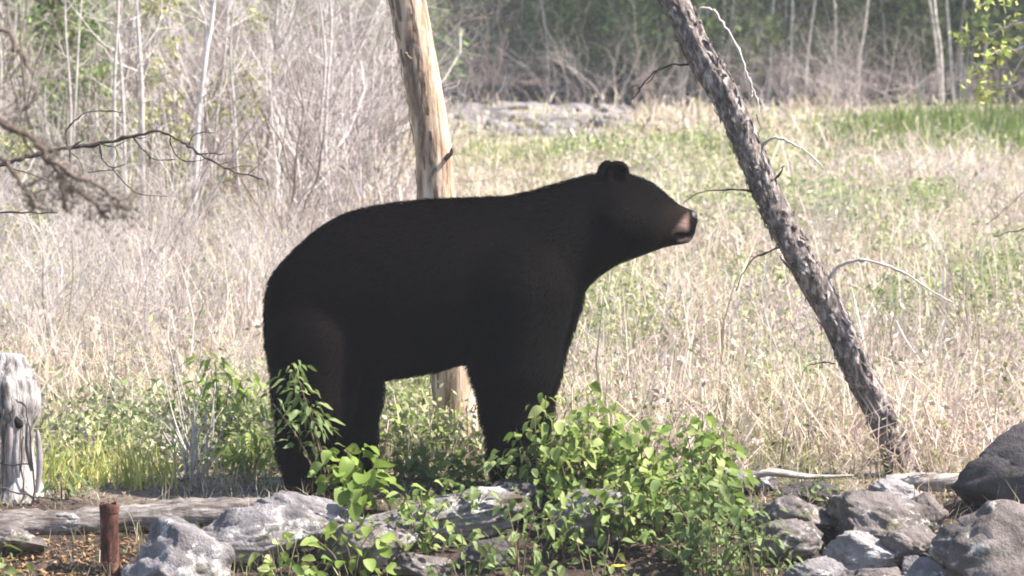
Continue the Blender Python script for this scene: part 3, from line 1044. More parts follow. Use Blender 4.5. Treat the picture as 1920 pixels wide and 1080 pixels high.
for k in range(28):
    mb.f.append((2 * k, 2 * k + 2, 2 * k + 3, 2 * k + 1))
link('collar', mb.mesh('collar'), M['rust'], post)

# ------------------------------------------------------------------ branches reaching in from outside the frame
d = 13.5
tb = P(-240, 960, d)
tb.z = -0.05
dt = empty('dead_tree', tb)
tag(dt, 'dead tree left of the frame, its thin dark bare branch arching over the thicket', 'tree')
mb, c, r = trunk_mesh([tb, P(-236, 700, d), P(-225, 350, d), P(-228, 0, d), P(-220, -350, d)], [0.09, 0.08, 0.07, 0.06, 0.02], 18, 0.05, 0.08, 41, 0.3)
link('trunk', mb.mesh('trunk', tb), M['trunk_grey'], dt)
for pts, r0, r1 in (
        ([(-226, 380), (-100, 340), (0, 309), (60, 291), (130, 277), (190, 269), (240, 257), (290, 246), (330, 258), (362, 280), (400, 303), (440, 321), (492, 336)], 0.013, 0.003),
        ([(128, 277), (124, 250), (140, 225), (175, 208), (232, 211)], 0.005, 0.0018), ([(129, 277), (131, 300), (132, 305)], 0.004, 0.002),
        ([(135, 288), (150, 303), (156, 325)], 0.003, 0.0015), ([(187, 269), (192, 297), (210, 315), (235, 307)], 0.005, 0.002),
        ([(165, 324), (190, 320), (212, 319)], 0.003, 0.002), ([(211, 316), (235, 345), (265, 364), (318, 368)], 0.004, 0.0015),
        ([(248, 256), (270, 282), (292, 300), (330, 298)], 0.004, 0.002), ([(318, 252), (322, 275), (337, 298), (360, 303), (385, 298)], 0.004, 0.0015),
        ([(354, 272), (368, 250), (402, 249)], 0.004, 0.002), ([(378, 288), (420, 289)], 0.004, 0.002), ([(190, 271), (215, 274), (242, 261)], 0.003, 0.0015),
        ([(294, 247), (294, 236)], 0.003, 0.002), ([(250, 258), (275, 260)], 0.003, 0.0015), ([(22, 317), (55, 326), (100, 342)], 0.004, 0.0015),
        ([(215, 274), (220, 290), (215, 305)], 0.003, 0.0015), ([(-60, 400), (40, 398), (108, 398)], 0.005, 0.003)):
    add_branch(dt, [P(x, y, d) for x, y in pts], r0 * 0.68, r1 * 0.8, D_, tb, jit=0.0025, twigs=8 if len(pts) > 8 else (2 if len(pts) > 3 else 0))

d = 8.0
tb = P(-330, 1500, d)
tb.z = -0.05
db = empty('dead_conifer', tb)
tag(db, 'nearer dead conifer at the left edge, its blurred brown boughs drooping', 'tree')
mb, c, r = trunk_mesh([tb, P(-330, 800, d), P(-325, 200, d), P(-330, -500, d)], [0.05, 0.045, 0.04, 0.03], 16, 0.06, 0.08, 43, 0.3)
link('trunk', mb.mesh('trunk', tb), M['trunk_grey'], db)
tips = []
for pts, r0, r1 in (
        ([(-328, 120), (-180, 150), (-60, 190), (10, 230), (60, 262), (100, 310), (118, 345), (122, 400)], 0.010, 0.005), ([(0, 222), (45, 245), (80, 275), (110, 320)], 0.004, 0.002),
        ([(90, 300), (140, 330), (180, 345), (215, 372), (240, 398)], 0.006, 0.003), ([(120, 350), (165, 370), (190, 398), (205, 410)], 0.005, 0.003),
        ([(10, 300), (40, 345), (55, 375), (60, 392)], 0.005, 0.003), ([(-200, 260), (-60, 280), (10, 300)], 0.008, 0.005), ([(45, 350), (70, 340), (95, 318)], 0.003, 0.0015),
        ([(55, 385), (85, 392), (108, 396)], 0.003, 0.0015), ([(40, 210), (60, 190), (70, 170)], 0.004, 0.002), ([(-328, -60), (-150, -10), (-30, 40), (30, 90), (60, 140)], 0.008, 0.003)):
    pp = [P(x, y, d) for x, y in pts]
    add_branch(db, pp, r0 * 0.95, r1 * 0.95, M['twig_brown'], tb, 'bough', twigs=7)
    tips += [pp[-1], pp[-2]]
rs = np.random.RandomState(17)
for nm, cnt, ctrs, colr, sz in (('lichen', 1500, [(120, 335, 44), (120, 360, 40), (60, 375, 40), (175, 365, 60), (225, 385, 44), (200, 400, 60), (90, 290, 60), (30, 230, 60)], np.array([0.13, 0.11, 0.085]), 0.008),):
    pos, szs = [], []
    for k in range(cnt):
        x, y, s_ = ctrs[rs.randint(len(ctrs))]
        p = P(x + rs.normal(0, s_ * 0.5), y + rs.normal(0, s_ * 0.4), d + rs.normal(0, 0.03))
        pos.append(p[:])
    pos = np.array(pos) - np.array(tb)
    a_ = rs.normal(size=(cnt, 3))
    a_ /= np.linalg.norm(a_, axis=1, keepdims=True)
    b_ = np.cross(a_, rs.normal(size=(cnt, 3)))
    b_ /= np.linalg.norm(b_, axis=1, keepdims=True)
    V = np.stack([pos - a_ * sz, pos + b_ * sz * 0.25, pos + a_ * sz, pos - b_ * sz * 0.25], 1).reshape(-1, 3)
    F = np.arange(cnt * 4).reshape(-1, 4)
    ob = link(nm, np_mesh(nm, V, F, np.repeat(colr * rs.uniform(0.6, 1.5, (cnt, 1)), 4, axis=0)), M['far_leaf'], db)
    ob['kind'] = 'stuff'

# ------------------------------------------------------------------ grass and dry stalks (nobody could count them)
GREEN = [(1020, 290, 210, 24, 0.95), (1770, 258, 215, 34, 1.3), (40, 500, 130, 100, 1.2), (230, 905, 130, 75, 1.4), (790, 800, 150, 130, 1.0), (1150, 640, 130, 90, 0.5),
         (650, 370, 90, 30, 0.6), (1330, 285, 100, 30, 0.6), (1765, 408, 60, 26, 0.9), (1520, 350, 160, 50, 0.35), (1420, 470, 120, 60, 0.3), (1850, 560, 120, 60, 0.3),
         (1490, 800, 110, 60, 0.4), (480, 860, 120, 90, 0.7), (640, 330, 50, 60, 0.4), (1500, 400, 330, 90, 0.35), (1130, 620, 110, 90, 0.45), (1230, 380, 120, 60, 0.4), (1640, 470, 160, 60, 0.35), (150, 640, 160, 60, 0.3), (1850, 640, 110, 80, 0.35), (1400, 600, 100, 80, 0.3), (440, 450, 90, 50, 0.3)]


RUB = lambda px, py: ((px > 835) & (px < 1205 + 0.3 * (py - 250)) & (py > 204) & (py < 294) & (np.sin(px * 0.37 + py * 1.3) < 0.55))


def greenness(px, py):
    g_ = 0.0
    for cx, cy, rx, ry, s_ in GREEN:
        g_ = g_ + s_ * np.exp(-(((px - cx) / rx) ** 2 + ((py - cy) / ry) ** 2) * 1.2)
    return g_


def blades(name, n, dmin, dmax, power, hmin, hmax, lean, wmul, colours, want, seed, label, cat, hfun=None, stiff=1.0, kink=0.07, lift=0.0):
    rs = np.random.RandomState(seed)
    dd = np.linspace(dmin, dmax, 2000)
    pdf = dd ** power
    cdf = np.cumsum(pdf)
    cdf /= cdf[-1]
    d = np.interp(rs.rand(n), cdf, dd)
    px = rs.uniform(-380, 2300, n)
    x = (px - 960) / FPX * d
    cl = sn(x, d, 0, 2.2, seed + 50, 3)
    gpx, gpy = ground_px(x, d)
    g_ = greenness(gpx, gpy)
    keep = want(g_, cl, gpx, gpy, d, rs.rand(n))
    x, d, px, gpx, gpy, g_, cl = [q_[keep] for q_ in (x, d, px, gpx, gpy, g_, cl)]
    n = len(x)
    h = rs.uniform(0, 1, n) ** 1.4 * (hmax - hmin) + hmin
    if hfun is not None:
        h = h * hfun(gpx, gpy, d)
    h = h * np.clip(0.95 + 0.75 * sn(x, d, 0, 1.5, seed + 90, 3), 0.35, 1.8)
    z = hgt(x, d)
    th = rs.uniform(0, 2 * math.pi, n)
    ln = np.abs(rs.normal(0, lean, n))
    fa = rs.uniform(0, math.pi, n)
    w = np.maximum(0.0013, 0.00012 * d) * wmul * rs.uniform(0.7, 1.5, n)
    ld = np.stack([np.cos(th), np.sin(th), np.zeros(n)], -1)
    sdv = np.stack([np.cos(fa), np.sin(fa), np.zeros(n)], -1) * w[:, None]
    b = np.stack([x, d, z - 0.01 + lift * rs.rand(n)], -1)
    up = np.array([0, 0, 1.0])
    cosl = np.sqrt(1 / (1 + ln ** 2))[:, None]
    p1 = b + (up * 0.55 + ld * (0.35 * ln)[:, None] * stiff) * h[:, None] * cosl + rs.normal(0, kink, (n, 3)) * h[:, None]
    p2 = b + (up * 1.0 + ld * ln[:, None] - up * (0.25 * np.clip(ln - 0.5, 0, 2))[:, None]) * h[:, None] * cosl
    V = np.stack([b - sdv, b + sdv, p1 - sdv * 0.8, p1 + sdv * 0.8, p2], 1).reshape(-1, 3)
    i = np.arange(n) * 5
    F = np.concatenate([np.stack([i, i + 1, i + 3], -1), np.stack([i, i + 3, i + 2], -1), np.stack([i + 2, i + 3, i + 4], -1)])
    cs = np.array(colours)
    c = cs[rs.randint(0, len(cs), n)] * rs.uniform(0.7, 1.2, (n, 1))
    tint = np.clip(0.5 + 0.6 * sn(x, d, 0, 0.9, seed + 70, 3), 0, 1)[:, None]
    c = c * (np.array([1.07, 0.99, 1.03]) * (1 - tint) + np.array([0.97, 1.0, 0.87]) * tint)
    patch_ = np.clip(0.5 + 0.8 * sn(x, d, 0, 0.75, 140, 3), 0, 1)[:, None]      # older, greyer growth in patches
    c = c * (np.array([0.76, 0.71, 0.71]) * (1 - patch_) + np.array([1.10, 1.08, 1.0]) * patch_)
    ob = link(name, np_mesh(name, V, F, np.repeat(c, 5, axis=0)), M['grass'])
    return tag(ob, label, cat, None, 'stuff')


STRAW = [(0.60, 0.51, 0.41), (0.68, 0.60, 0.52), (0.52, 0.42, 0.33), (0.74, 0.67, 0.62), (0.44, 0.35, 0.29), (0.62, 0.54, 0.52), (0.33, 0.26, 0.23), (0.68, 0.61, 0.60)]
GREENS = [(0.16, 0.22, 0.065), (0.22, 0.28, 0.09), (0.28, 0.33, 0.13), (0.13, 0.17, 0.06), (0.34, 0.37, 0.18)]
BRIGHT = [(0.44, 0.50, 0.15), (0.54, 0.57, 0.22), (0.36, 0.45, 0.12), (0.60, 0.60, 0.30)]
PALEG = [(0.38, 0.39, 0.21), (0.46, 0.45, 0.26), (0.29, 0.32, 0.15), (0.52, 0.49, 0.33)]


def dry_h(px, py, d):
    return np.interp(d, [14.0, 14.6, 15.5, 18, 25, 35, 48, 53], [0.25, 0.6, 0.95, 1.05, 0.9, 0.6, 0.5, 1.0])


near_cut = lambda px, py, d: (d > np.where((px > 520) & (px < 1060), 14.38, 14.0) + 0.1 * np.sin(px * 0.013) + 0.06 * np.sin(px * 0.05))
blades('dry_grass', 150000, 13.95, 53, -1.3, 0.06, 0.32, 1.0, 1.05, STRAW,
       lambda g, cl, px, py, d, u: near_cut(px, py, d) & (u > g * 0.85) & (u < 0.52 + cl * 1.9) & ~RUB(px, py), 101, 'tall pale dry grass covering the whole meadow', 'grass', dry_h)
blades('matted_straw', 90000, 13.95, 50, -1.3, 0.10, 0.36, 2.4, 1.2, STRAW + [(0.70, 0.65, 0.58), (0.72, 0.66, 0.56)],
       lambda g, cl, px, py, d, u: near_cut(px, py, d) & (u > g * 0.8) & (u < 0.75 + cl) & ~RUB(px, py), 105, 'matted fallen straw tangled between the meadow stems', 'grass',
       lambda px, py, d: np.interp(d, [15, 30, 48], [0.8, 0.9, 0.8]), 1.0, 0.16, 0.22)
blades('dry_stalks', 5500, 14.5, 46, -1.2, 0.25, 0.65, 0.45, 1.7, [(0.66, 0.6, 0.54), (0.58, 0.5, 0.42), (0.7, 0.66, 0.62), (0.35, 0.28, 0.24)],
       lambda g, cl, px, py, d, u: near_cut(px, py, d) & (u > g * 0.6) & ~RUB(px, py), 102, 'thin upright dry stalks sticking out of the meadow grass', 'stalks', dry_h)
blades('green_grass', 150000, 14.0, 50, -1.1, 0.08, 0.32, 0.8, 1.2, GREENS + PALEG + PALEG,
       lambda g, cl, px, py, d, u: near_cut(px, py, d) & ~RUB(px, py) & (u < g * 0.9 + 0.13 + 0.5 * np.clip(cl, 0, 1)) & ~((py > 830) & (px < 345)), 103,
       'green grass growing in patches and a far strip in the meadow', 'grass', lambda px, py, d: np.interp(d, [15, 25, 35, 50], [0.85, 0.75, 0.7, 1.1]))
blades('strip_sedge', 34000, 39.5, 47, 0.0, 0.14, 0.38, 0.35, 1.6, [(0.11, 0.18, 0.03), (0.15, 0.22, 0.045), (0.09, 0.15, 0.03), (0.20, 0.26, 0.07)],
       lambda g, cl, px, py, d, u: (px > 1575 + 60 * cl) & (d < 46.5 + cl), 107, 'strip of darker green sedge across the far right of the meadow', 'grass')
blades('far_sedge', 14000, 36.0, 41, 0.0, 0.06, 0.18, 0.4, 1.6, [(0.17, 0.23, 0.06), (0.24, 0.29, 0.09), (0.30, 0.33, 0.14)],
       lambda g, cl, px, py, d, u: (px > 840) & (px < 1240) & (py > 284) & (cl > -0.2), 108, 'patch of green sedge in front of the rubble heap', 'grass')
blades('bright_grass', 18000, 13.95, 16.4, -1.0, 0.06, 0.26, 0.8, 1.9, BRIGHT,
       lambda g, cl, px, py, d, u: (px > -200) & (px < 340 + 25 * cl) & (d > 13.98 + 0.1 * cl), 104, 'bright yellow green grass patch behind the rusty post', 'grass')


def leafcloud(name, pos, size, cols, seed, mat, parent=None, origin=(0, 0, 0), elong=0.55, updir=0.0):
    rs = np.random.RandomState(seed)
    n = len(pos)
    nr = rs.normal(size=(n, 3)) + np.array([0, 0, updir])
    nr /= np.linalg.norm(nr, axis=1, keepdims=True)
    a = np.cross(nr, rs.normal(size=(n, 3)))
    a /= np.linalg.norm(a, axis=1, keepdims=True) + 1e-9
    b = np.cross(nr, a)
    sz = np.asarray(size).reshape(-1, 1) * rs.uniform(0.6, 1.3, (n, 1))
    p = pos - np.array(origin)
    V = np.stack([p - a * sz, p + b * sz * elong, p + a * sz, p - b * sz * elong], 1).reshape(-1, 3)
    return np_mesh(name, V, np.arange(n * 4).reshape(-1, 4), np.repeat(cols, 4, axis=0))


# low herb leaves mixed into the meadow
rs = np.random.RandomState(77)
n = 120000
dd = np.linspace(14.2, 48, 1000)
cdf = np.cumsum(dd ** -1.4)
d = np.interp(rs.rand(n), cdf / cdf[-1], dd)
px = rs.uniform(-380, 2300, n)
x = (px - 960) / FPX * d
gpx, gpy = ground_px(x, d)
g_ = greenness(gpx, gpy)
kp = rs.rand(n) < 0.14 + 0.8 * g_ + 0.75 * np.clip(sn(x, d, 0, 1.6, 8, 3), 0, 1)
kp &= ~RUB(gpx, gpy)
x, d, g_ = x[kp], d[kp], g_[kp]
n = len(x)
pos = np.stack([x, d, hgt(x, d) + rs.uniform(0.02, 0.24, n) * np.interp(d, [16, 36], [1, 0.5])], -1)
cs = np.array(PALEG + GREENS)
ob = link('meadow_herbs', leafcloud('meadow_herbs', pos, 0.008 + 0.0004 * d, cs[rs.randint(0, len(cs), n)] * rs.uniform(0.7, 1.25, (n, 1)), 78, M['grass'], updir=0.6), M['grass'])
tag(ob, 'small pale green herb leaves scattered through the meadow', 'herbs', None, 'stuff')

rs = np.random.RandomState(83)
allp, allc, alls = [], [], []
PAL = np.array([(0.36, 0.39, 0.18), (0.45, 0.46, 0.24), (0.24, 0.30, 0.12), (0.52, 0.44, 0.38), (0.36, 0.29, 0.26), (0.30, 0.34, 0.18)])
for k in range(1500):
    d = 14.6 + 33 * rs.rand() ** 1.5
    px = rs.uniform(-350, 2280)
    x = (px - 960) / FPX * d
    a_, b_ = ground_px(x, d)
    g_ = float(greenness(a_, b_)) + 0.5 * float(sn(x, d, 0, 0.8, 84, 3))
    green = rs.rand() < 0.27 + 0.6 * g_
    if (not green and rs.rand() < 0.3) or (835 < a_ < 1215 and 195 < b_ < 310):
        continue
    m_ = rs.randint(60, 190)
    rad = rs.uniform(0.06, 0.2) * np.interp(d, [15, 40], [0.85, 1.6])
    p_ = rs.normal(0, 1, (m_, 3)) * np.array([rad, rad, rad * 0.55])
    p_[:, 2] = (np.abs(p_[:, 2]) * 1.7 + 0.04) * np.interp(d, [16, 24, 36], [1.0, 0.8, 0.4])
    allp.append(p_ + np.array([x, d, float(hgt(x, d))]))
    c0 = PAL[rs.choice([0, 1, 2, 5])] if green else PAL[rs.choice([3, 4])]
    allc.append(c0 * rs.uniform(0.75, 1.2) * rs.uniform(0.75, 1.25, (m_, 1)))
    alls.append(np.full(m_, 0.010 + 0.0005 * d))
for cx, cy, rx, ry, cnt in ((1150, 640, 110, 60, 16), (1400, 600, 60, 60, 10), (1640, 470, 90, 30, 14), (1765, 408, 60, 18, 16), (1850, 580, 80, 50, 14), (650, 365, 60, 20, 14), (40, 500, 80, 70, 22),
                             (1300, 300, 90, 14, 16), (1120, 300, 100, 14, 16), (1500, 380, 120, 30, 14), (230, 760, 120, 60, 12), (1720, 620, 60, 60, 8), (1480, 800, 60, 30, 8), (450, 560, 60, 50, 8)):
    for k in range(cnt):
        g0 = G(cx + rs.normal(0, rx * 0.6), cy + rs.normal(0, ry * 0.6))
        m_ = rs.randint(90, 200)
        rad = rs.uniform(0.05, 0.13) * np.interp(g0.y, [15, 40], [0.9, 2.2])
        p_ = rs.normal(0, 1, (m_, 3)) * np.array([rad, rad, rad * 0.5])
        p_[:, 2] = np.abs(p_[:, 2]) * np.interp(g0.y, [15, 40], [1.8, 0.8]) + 0.04
        allp.append(p_ + np.array([g0.x, g0.y, float(hgt(g0.x, g0.y))]))
        c0 = np.array([(0.17, 0.24, 0.07), (0.24, 0.30, 0.09), (0.32, 0.36, 0.13), (0.14, 0.20, 0.07)][rs.randint(4)])
        allc.append(c0 * rs.uniform(0.75, 1.25, (m_, 1)))
        alls.append(np.full(m_, 0.010 + 0.0005 * g0.y))
ob = link('meadow_clumps', leafcloud('meadow_clumps', np.concatenate(allp), np.concatenate(alls), np.concatenate(allc), 85, M['grass'], elong=0.4, updir=0.4), M['grass'])
tag(ob, 'low green and withered leafy clumps all through the meadow', 'herbs', None, 'stuff')

# leaf litter, needles and sticks of the bare foreground soil
n = 18000
x = rs.uniform(-2.6, 2.6, n)
y = rs.uniform(11.5, 14.6, n)
pos = np.stack([x, y, hgt(x, y) + rs.uniform(0.003, 0.014, n)], -1)
cs = np.array([(0.15, 0.10, 0.07), (0.10, 0.07, 0.05), (0.20, 0.14, 0.10), (0.26, 0.21, 0.17), (0.07, 0.05, 0.042), (0.17, 0.10, 0.06)])
cc = cs[rs.randint(0, len(cs), n)]
k_ = rs.permutation(n)[:3000]
x[k_], y[k_] = rs.uniform(-2.1, -1.3, 3000), rs.uniform(12.5, 13.4, 3000)
pos = np.stack([x, y, hgt(x, y) + rs.uniform(0.003, 0.014, n)], -1)
orange = (x < -1.28) & (y < 13.45) & (rs.rand(n) < 0.75)
cc[orange] = np.array([0.34, 0.20, 0.10])
ob = link('leaf_litter', leafcloud('leaf_litter', pos, 0.013, cc * rs.uniform(0.7, 1.3, (n, 1)), 79, M['litter'], elong=0.35, updir=2.5), M['litter'])
tag(ob, 'brown leaf litter and needles on the foreground soil', 'litter', None, 'stuff')

n = 9000
x = rs.uniform(-2.6, 2.6, n)
y = rs.uniform(11.8, 14.5, n)
kp = sn(x, y, 0, 3.0, 91, 3) > 0.12
x, y = x[kp], y[kp]
n = len(x)
pos = np.stack([x, y, hgt(x, y) + rs.uniform(0.005, 0.06, n)], -1)
cs = np.array([(0.12, 0.16, 0.06), (0.17, 0.20, 0.08), (0.09, 0.11, 0.05), (0.22, 0.23, 0.12), (0.16, 0.13, 0.08)])
ob = link('ground_weeds', leafcloud('ground_weeds', pos, 0.012, cs[rs.randint(0, 5, n)] * rs.uniform(0.6, 1.3, (n, 1)), 92, M['grass'], updir=0.8), M['grass'])
tag(ob, 'tiny dull weeds creeping between the foreground stones', 'weeds', None, 'stuff')
blades('foreground_grass', 14000, 12.0, 14.5, 0.0, 0.03, 0.13, 1.6, 1.0, PALEG + STRAW[:4] + [(0.14, 0.11, 0.08)],
       lambda g, cl, px, py, d, u: cl > -0.15, 106, 'thin grass wisps between the foreground stones', 'grass')

# ------------------------------------------------------------------ leafy shrubs, every leaf an object


def leaf_mesh(name, width, curl, n=5):
    v, f = [], []
    for i in range(n + 1):
        t = i / n
        w_ = width * math.sin(math.pi * min(1, t ** 0.75)) ** 0.8 if 0 < i < n else 0.0
        z = -curl * t * t + 0.05 * math.sin(t * 6)
        if w_ == 0:
            v.append((t, 0, z))
        else:
            v += [(t, -w_, z + w_ * 0.35), (t, 0, z), (t, w_, z + w_ * 0.35)]
    idx = lambda i, k: 0 if i == 0 else (len(v) - 1 if i == n else 1 + (i - 1) * 3 + k)
    for i in range(n):
        if i == 0:
            f += [(0, idx(1, 1), idx(1, 0)), (0, idx(1, 2), idx(1, 1))]
        elif i == n - 1:
            f += [(idx(i, 0), idx(i, 1), idx(n, 0)), (idx(i, 1), idx(i, 2), idx(n, 0))]
        else:
            f += [(idx(i, 0), idx(i, 1), idx(i + 1, 1), idx(i + 1, 0)), (idx(i, 1), idx(i, 2), idx(i + 1, 2), idx(i + 1, 1))]
    me = bpy.data.meshes.new(name)
    me.from_pydata(v, [], f)
    me.polygons.foreach_set('use_smooth', np.ones(len(me.polygons), bool))
    return me


LEAF = {}


def leaf_data(kind, mat):
    if (kind, mat) not in LEAF:
        spec = {'broad': [(0.36, 0.25), (0.40, 0.10), (0.33, 0.45), (0.38, -0.05)], 'oval': [(0.27, 0.2), (0.30, 0.05), (0.25, 0.4)], 'narrow': [(0.14, 0.25), (0.16, 0.1), (0.12, 0.5)]}[kind]
        out = []
        for w_, c_ in spec:
            me = leaf_mesh('leaf', w_, c_)
            me.materials.append(M[mat])
            out.append(me)
        LEAF[(kind, mat)] = out
    return LEAF[(kind, mat)]


def shrub(name, label, box, d, nstem, nleaf, size, mat, kind, seed, group=None, depth=0.14, low=0.25, pinnate=False, stem='stem', basex=None, cat='shrub'):
    """box = (x0, ytop, x1) in the photograph at distance d, rooted on the ground"""
    rg = random.Random(seed)
    x0, yt, x1 = box
    cxp = basex if basex is not None else (x0 + x1) / 2
    gx_ = P(cxp, 900, d).x
    base = Vector((gx_, d, float(hgt(gx_, d)) - 0.01))
    root = empty(name, base)
    tag(root, label, cat, group)
    H = P(cxp, yt, d).z - base.z
    halfw = (x1 - x0) / 2 / S(d)
    xc = P((x0 + x1) / 2, 900, d).x
    per = max(1, nleaf // nstem)
    for s_ in range(nstem):
        fx = (s_ + rg.uniform(0.2, 0.8)) / nstem * 2 - 1
        hh = H * (1 - 0.42 * abs(fx) ** 1.5) * rg.uniform(0.72, 1.0) if nstem > 1 else H
        tip = Vector((xc + fx * halfw * 0.9, d + rg.uniform(-depth, depth), base.z + hh))
        b0 = base + Vector((rg.uniform(-0.02, 0.02) + fx * 0.03, rg.uniform(-0.03, 0.03), 0))
        mid = b0.lerp(tip, 0.5) + Vector((-fx * halfw * 0.18, rg.uniform(-0.04, 0.04), hh * 0.08))
        pts = smooth_poly([b0, mid, tip], 6)
        mb = MB()
        mb.tube(pts, list(np.linspace(0.0045, 0.0012, len(pts))), 5)
        stem_o = link('stem', mb.mesh('stem', base), M[stem], root)
        for k in range(per):
            t = low + (1 - low) * ((k + rg.random()) / per)
            fi = t * (len(pts) - 1)
            i = min(int(fi), len(pts) - 2)
            p = pts[i].lerp(pts[i + 1], fi - i)
            az = k * 2.4 + rg.uniform(-0.6, 0.6)
            spread = 0.055 * rg.uniform(0.1, 1.6) * (1.25 - t * 0.7)
            o = p + Vector((math.cos(az) * spread, math.sin(az) * spread, rg.uniform(-0.01, 0.035)))
            me = rg.choice(leaf_data(kind, mat))
            lf = bpy.data.objects.new('leaf', me)
            lf.parent = stem_o
            lf.location = o - base
            s2 = size * rg.uniform(0.45, 1.25)
            lf.scale = (s2, s2, s2)
            lf.rotation_euler = (rg.uniform(-0.8, 0.8), rg.uniform(-0.2, 0.9), az)
            COL.objects.link(lf)
    return root


# the big leafy clump right of the forelegs
GR = 'leafy bushes at the bear forelegs'
shrub('leafy_shrub', 'leafy stem with round leaves crossing the dark foreleg', (955, 716, 1065), 13.62, 4, 70, 0.055, 'leaf', 'oval', 1, GR)
shrub('leafy_shrub', 'dense light green bush right beside the forelegs', (1020, 725, 1190), 13.7, 7, 140, 0.05, 'leaf', 'broad', 2, GR)
shrub('leafy_shrub', 'broad green bush in the middle of the clump right of the bear', (1130, 775, 1280), 13.66, 6, 120, 0.05, 'leaf', 'broad', 3, GR)
shrub('leafy_shrub', 'tall bright leafed bush at the right end of the clump', (1235, 748, 1385), 13.62, 6, 130, 0.05, 'leaf', 'broad', 4, GR)
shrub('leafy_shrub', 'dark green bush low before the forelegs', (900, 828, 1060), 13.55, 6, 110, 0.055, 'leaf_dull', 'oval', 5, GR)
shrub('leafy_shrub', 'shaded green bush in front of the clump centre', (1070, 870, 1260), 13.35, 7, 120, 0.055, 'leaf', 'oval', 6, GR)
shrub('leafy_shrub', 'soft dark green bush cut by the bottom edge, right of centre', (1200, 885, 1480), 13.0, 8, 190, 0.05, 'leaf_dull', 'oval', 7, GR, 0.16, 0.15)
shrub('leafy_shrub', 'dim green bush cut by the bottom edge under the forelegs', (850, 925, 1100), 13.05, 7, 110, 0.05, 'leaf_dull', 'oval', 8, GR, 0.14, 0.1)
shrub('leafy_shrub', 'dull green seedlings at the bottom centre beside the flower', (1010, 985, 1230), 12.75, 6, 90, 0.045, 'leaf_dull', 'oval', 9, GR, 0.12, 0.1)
shrub('leafy_shrub', 'light green bush filling the clump between forelegs and dark bush', (985, 790, 1140), 13.6, 7, 150, 0.055, 'leaf', 'oval', 31, GR)
shrub('leafy_shrub', 'leaning bush with big pale leaves low at the right of the clump', (1280, 825, 1400), 13.5, 6, 110, 0.06, 'leaf', 'broad', 32, GR)
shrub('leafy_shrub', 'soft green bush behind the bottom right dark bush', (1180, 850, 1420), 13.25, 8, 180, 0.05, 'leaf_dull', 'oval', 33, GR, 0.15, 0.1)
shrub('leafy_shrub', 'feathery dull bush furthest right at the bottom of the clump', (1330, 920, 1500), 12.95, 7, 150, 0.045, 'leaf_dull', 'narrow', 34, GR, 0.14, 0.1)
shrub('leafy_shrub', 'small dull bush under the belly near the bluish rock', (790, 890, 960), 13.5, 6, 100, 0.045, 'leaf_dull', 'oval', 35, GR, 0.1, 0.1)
shrub('leafy_shrub', 'loose pale bush reaching up before the bear chest', (1060, 760, 1230), 13.75, 7, 120, 0.055, 'leaf_yellow', 'oval', 36, GR, 0.12, 0.25)
shrub('leafy_shrub', 'loose green plants low between the hind sprig and the forelegs', (700, 900, 880), 13.35, 7, 100, 0.05, 'leaf', 'oval', 37, None, 0.12, 0.1)
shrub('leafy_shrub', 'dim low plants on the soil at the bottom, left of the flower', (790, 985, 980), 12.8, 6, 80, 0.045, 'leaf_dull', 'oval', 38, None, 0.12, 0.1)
shrub('leafy_shrub', 'bright loose bush at the middle front of the clump', (1120, 830, 1320), 13.45, 8, 130, 0.05, 'leaf_yellow', 'oval', 39, GR, 0.14, 0.2)
shrub('leafy_shrub', 'airy green plants before the bluish rock in the clump', (990, 900, 1130), 13.3, 6, 90, 0.045, 'leaf', 'oval', 40, GR, 0.12, 0.15)
# hind foot sprigs
shrub('leafy_shrub', 'bright yellow green sprig with large leaves at the hind foot', (585, 832, 745), 13.6, 6, 78, 0.075, 'leaf_yellow', 'broad', 10, None, 0.08, 0.3)
shrub('leafy_shrub', 'slender feathery sprig slanting up across the hind leg', (492, 640, 605), 13.66, 4, 150, 0.055, 'leaf_dull', 'narrow', 11, None, 0.05, 0.45, basex=625)
shrub('leafy_shrub', 'low yellow green plants on the stones below the hind foot', (560, 960, 760), 13.2, 7, 70, 0.055, 'leaf_yellow', 'broad', 12, None, 0.12, 0.15)
shrub('leafy_shrub', 'green plants cut by the bottom edge left of centre', (455, 985, 620), 12.95, 6, 65, 0.055, 'leaf', 'broad', 13, None, 0.1, 0.15)
# behind the bear: between the legs and left of the hind leg
shrub('leafy_shrub', 'feathery green bush standing left behind the bear', (318, 632, 520), 14.75, 8, 220, 0.065, 'leaf_yellow', 'narrow', 14, None, 0.16, 0.3)
shrub('leafy_shrub', 'low green bush left of the hind leg near the log', (400, 800, 548), 14.4, 7, 170, 0.06, 'leaf_yellow', 'narrow', 15, None, 0.12, 0.15)
shrub('leafy_shrub', 'yellow green bush seen between the legs near the hind leg', (690, 735, 800), 14.75, 6, 110, 0.045, 'leaf_yellow', 'oval', 16, 'bushes seen between the bear legs', 0.12, 0.15)
shrub('leafy_shrub', 'yellow green bush between the legs in front of the dead trunk', (770, 770, 910), 14.7, 6, 120, 0.045, 'leaf_yellow', 'oval', 17, 'bushes seen between the bear legs', 0.12, 0.15)
shrub('leafy_shrub', 'dull green bush low between the bear legs', (700, 840, 860), 14.25, 6, 110, 0.05, 'leaf_dull', 'oval', 18, 'bushes seen between the bear legs', 0.1, 0.1)
shrub('leafy_shrub', 'dull green bush just left of the bear foreleg', (815, 845, 940), 14.1, 5, 90, 0.05, 'leaf', 'oval', 19, 'bushes seen between the bear legs', 0.08, 0.1)
shrub('leafy_shrub', 'pale green bush behind the bear chest', (1045, 690, 1160), 14.8, 6, 110, 0.05, 'leaf_yellow', 'narrow', 20, None, 0.12, 0.2)
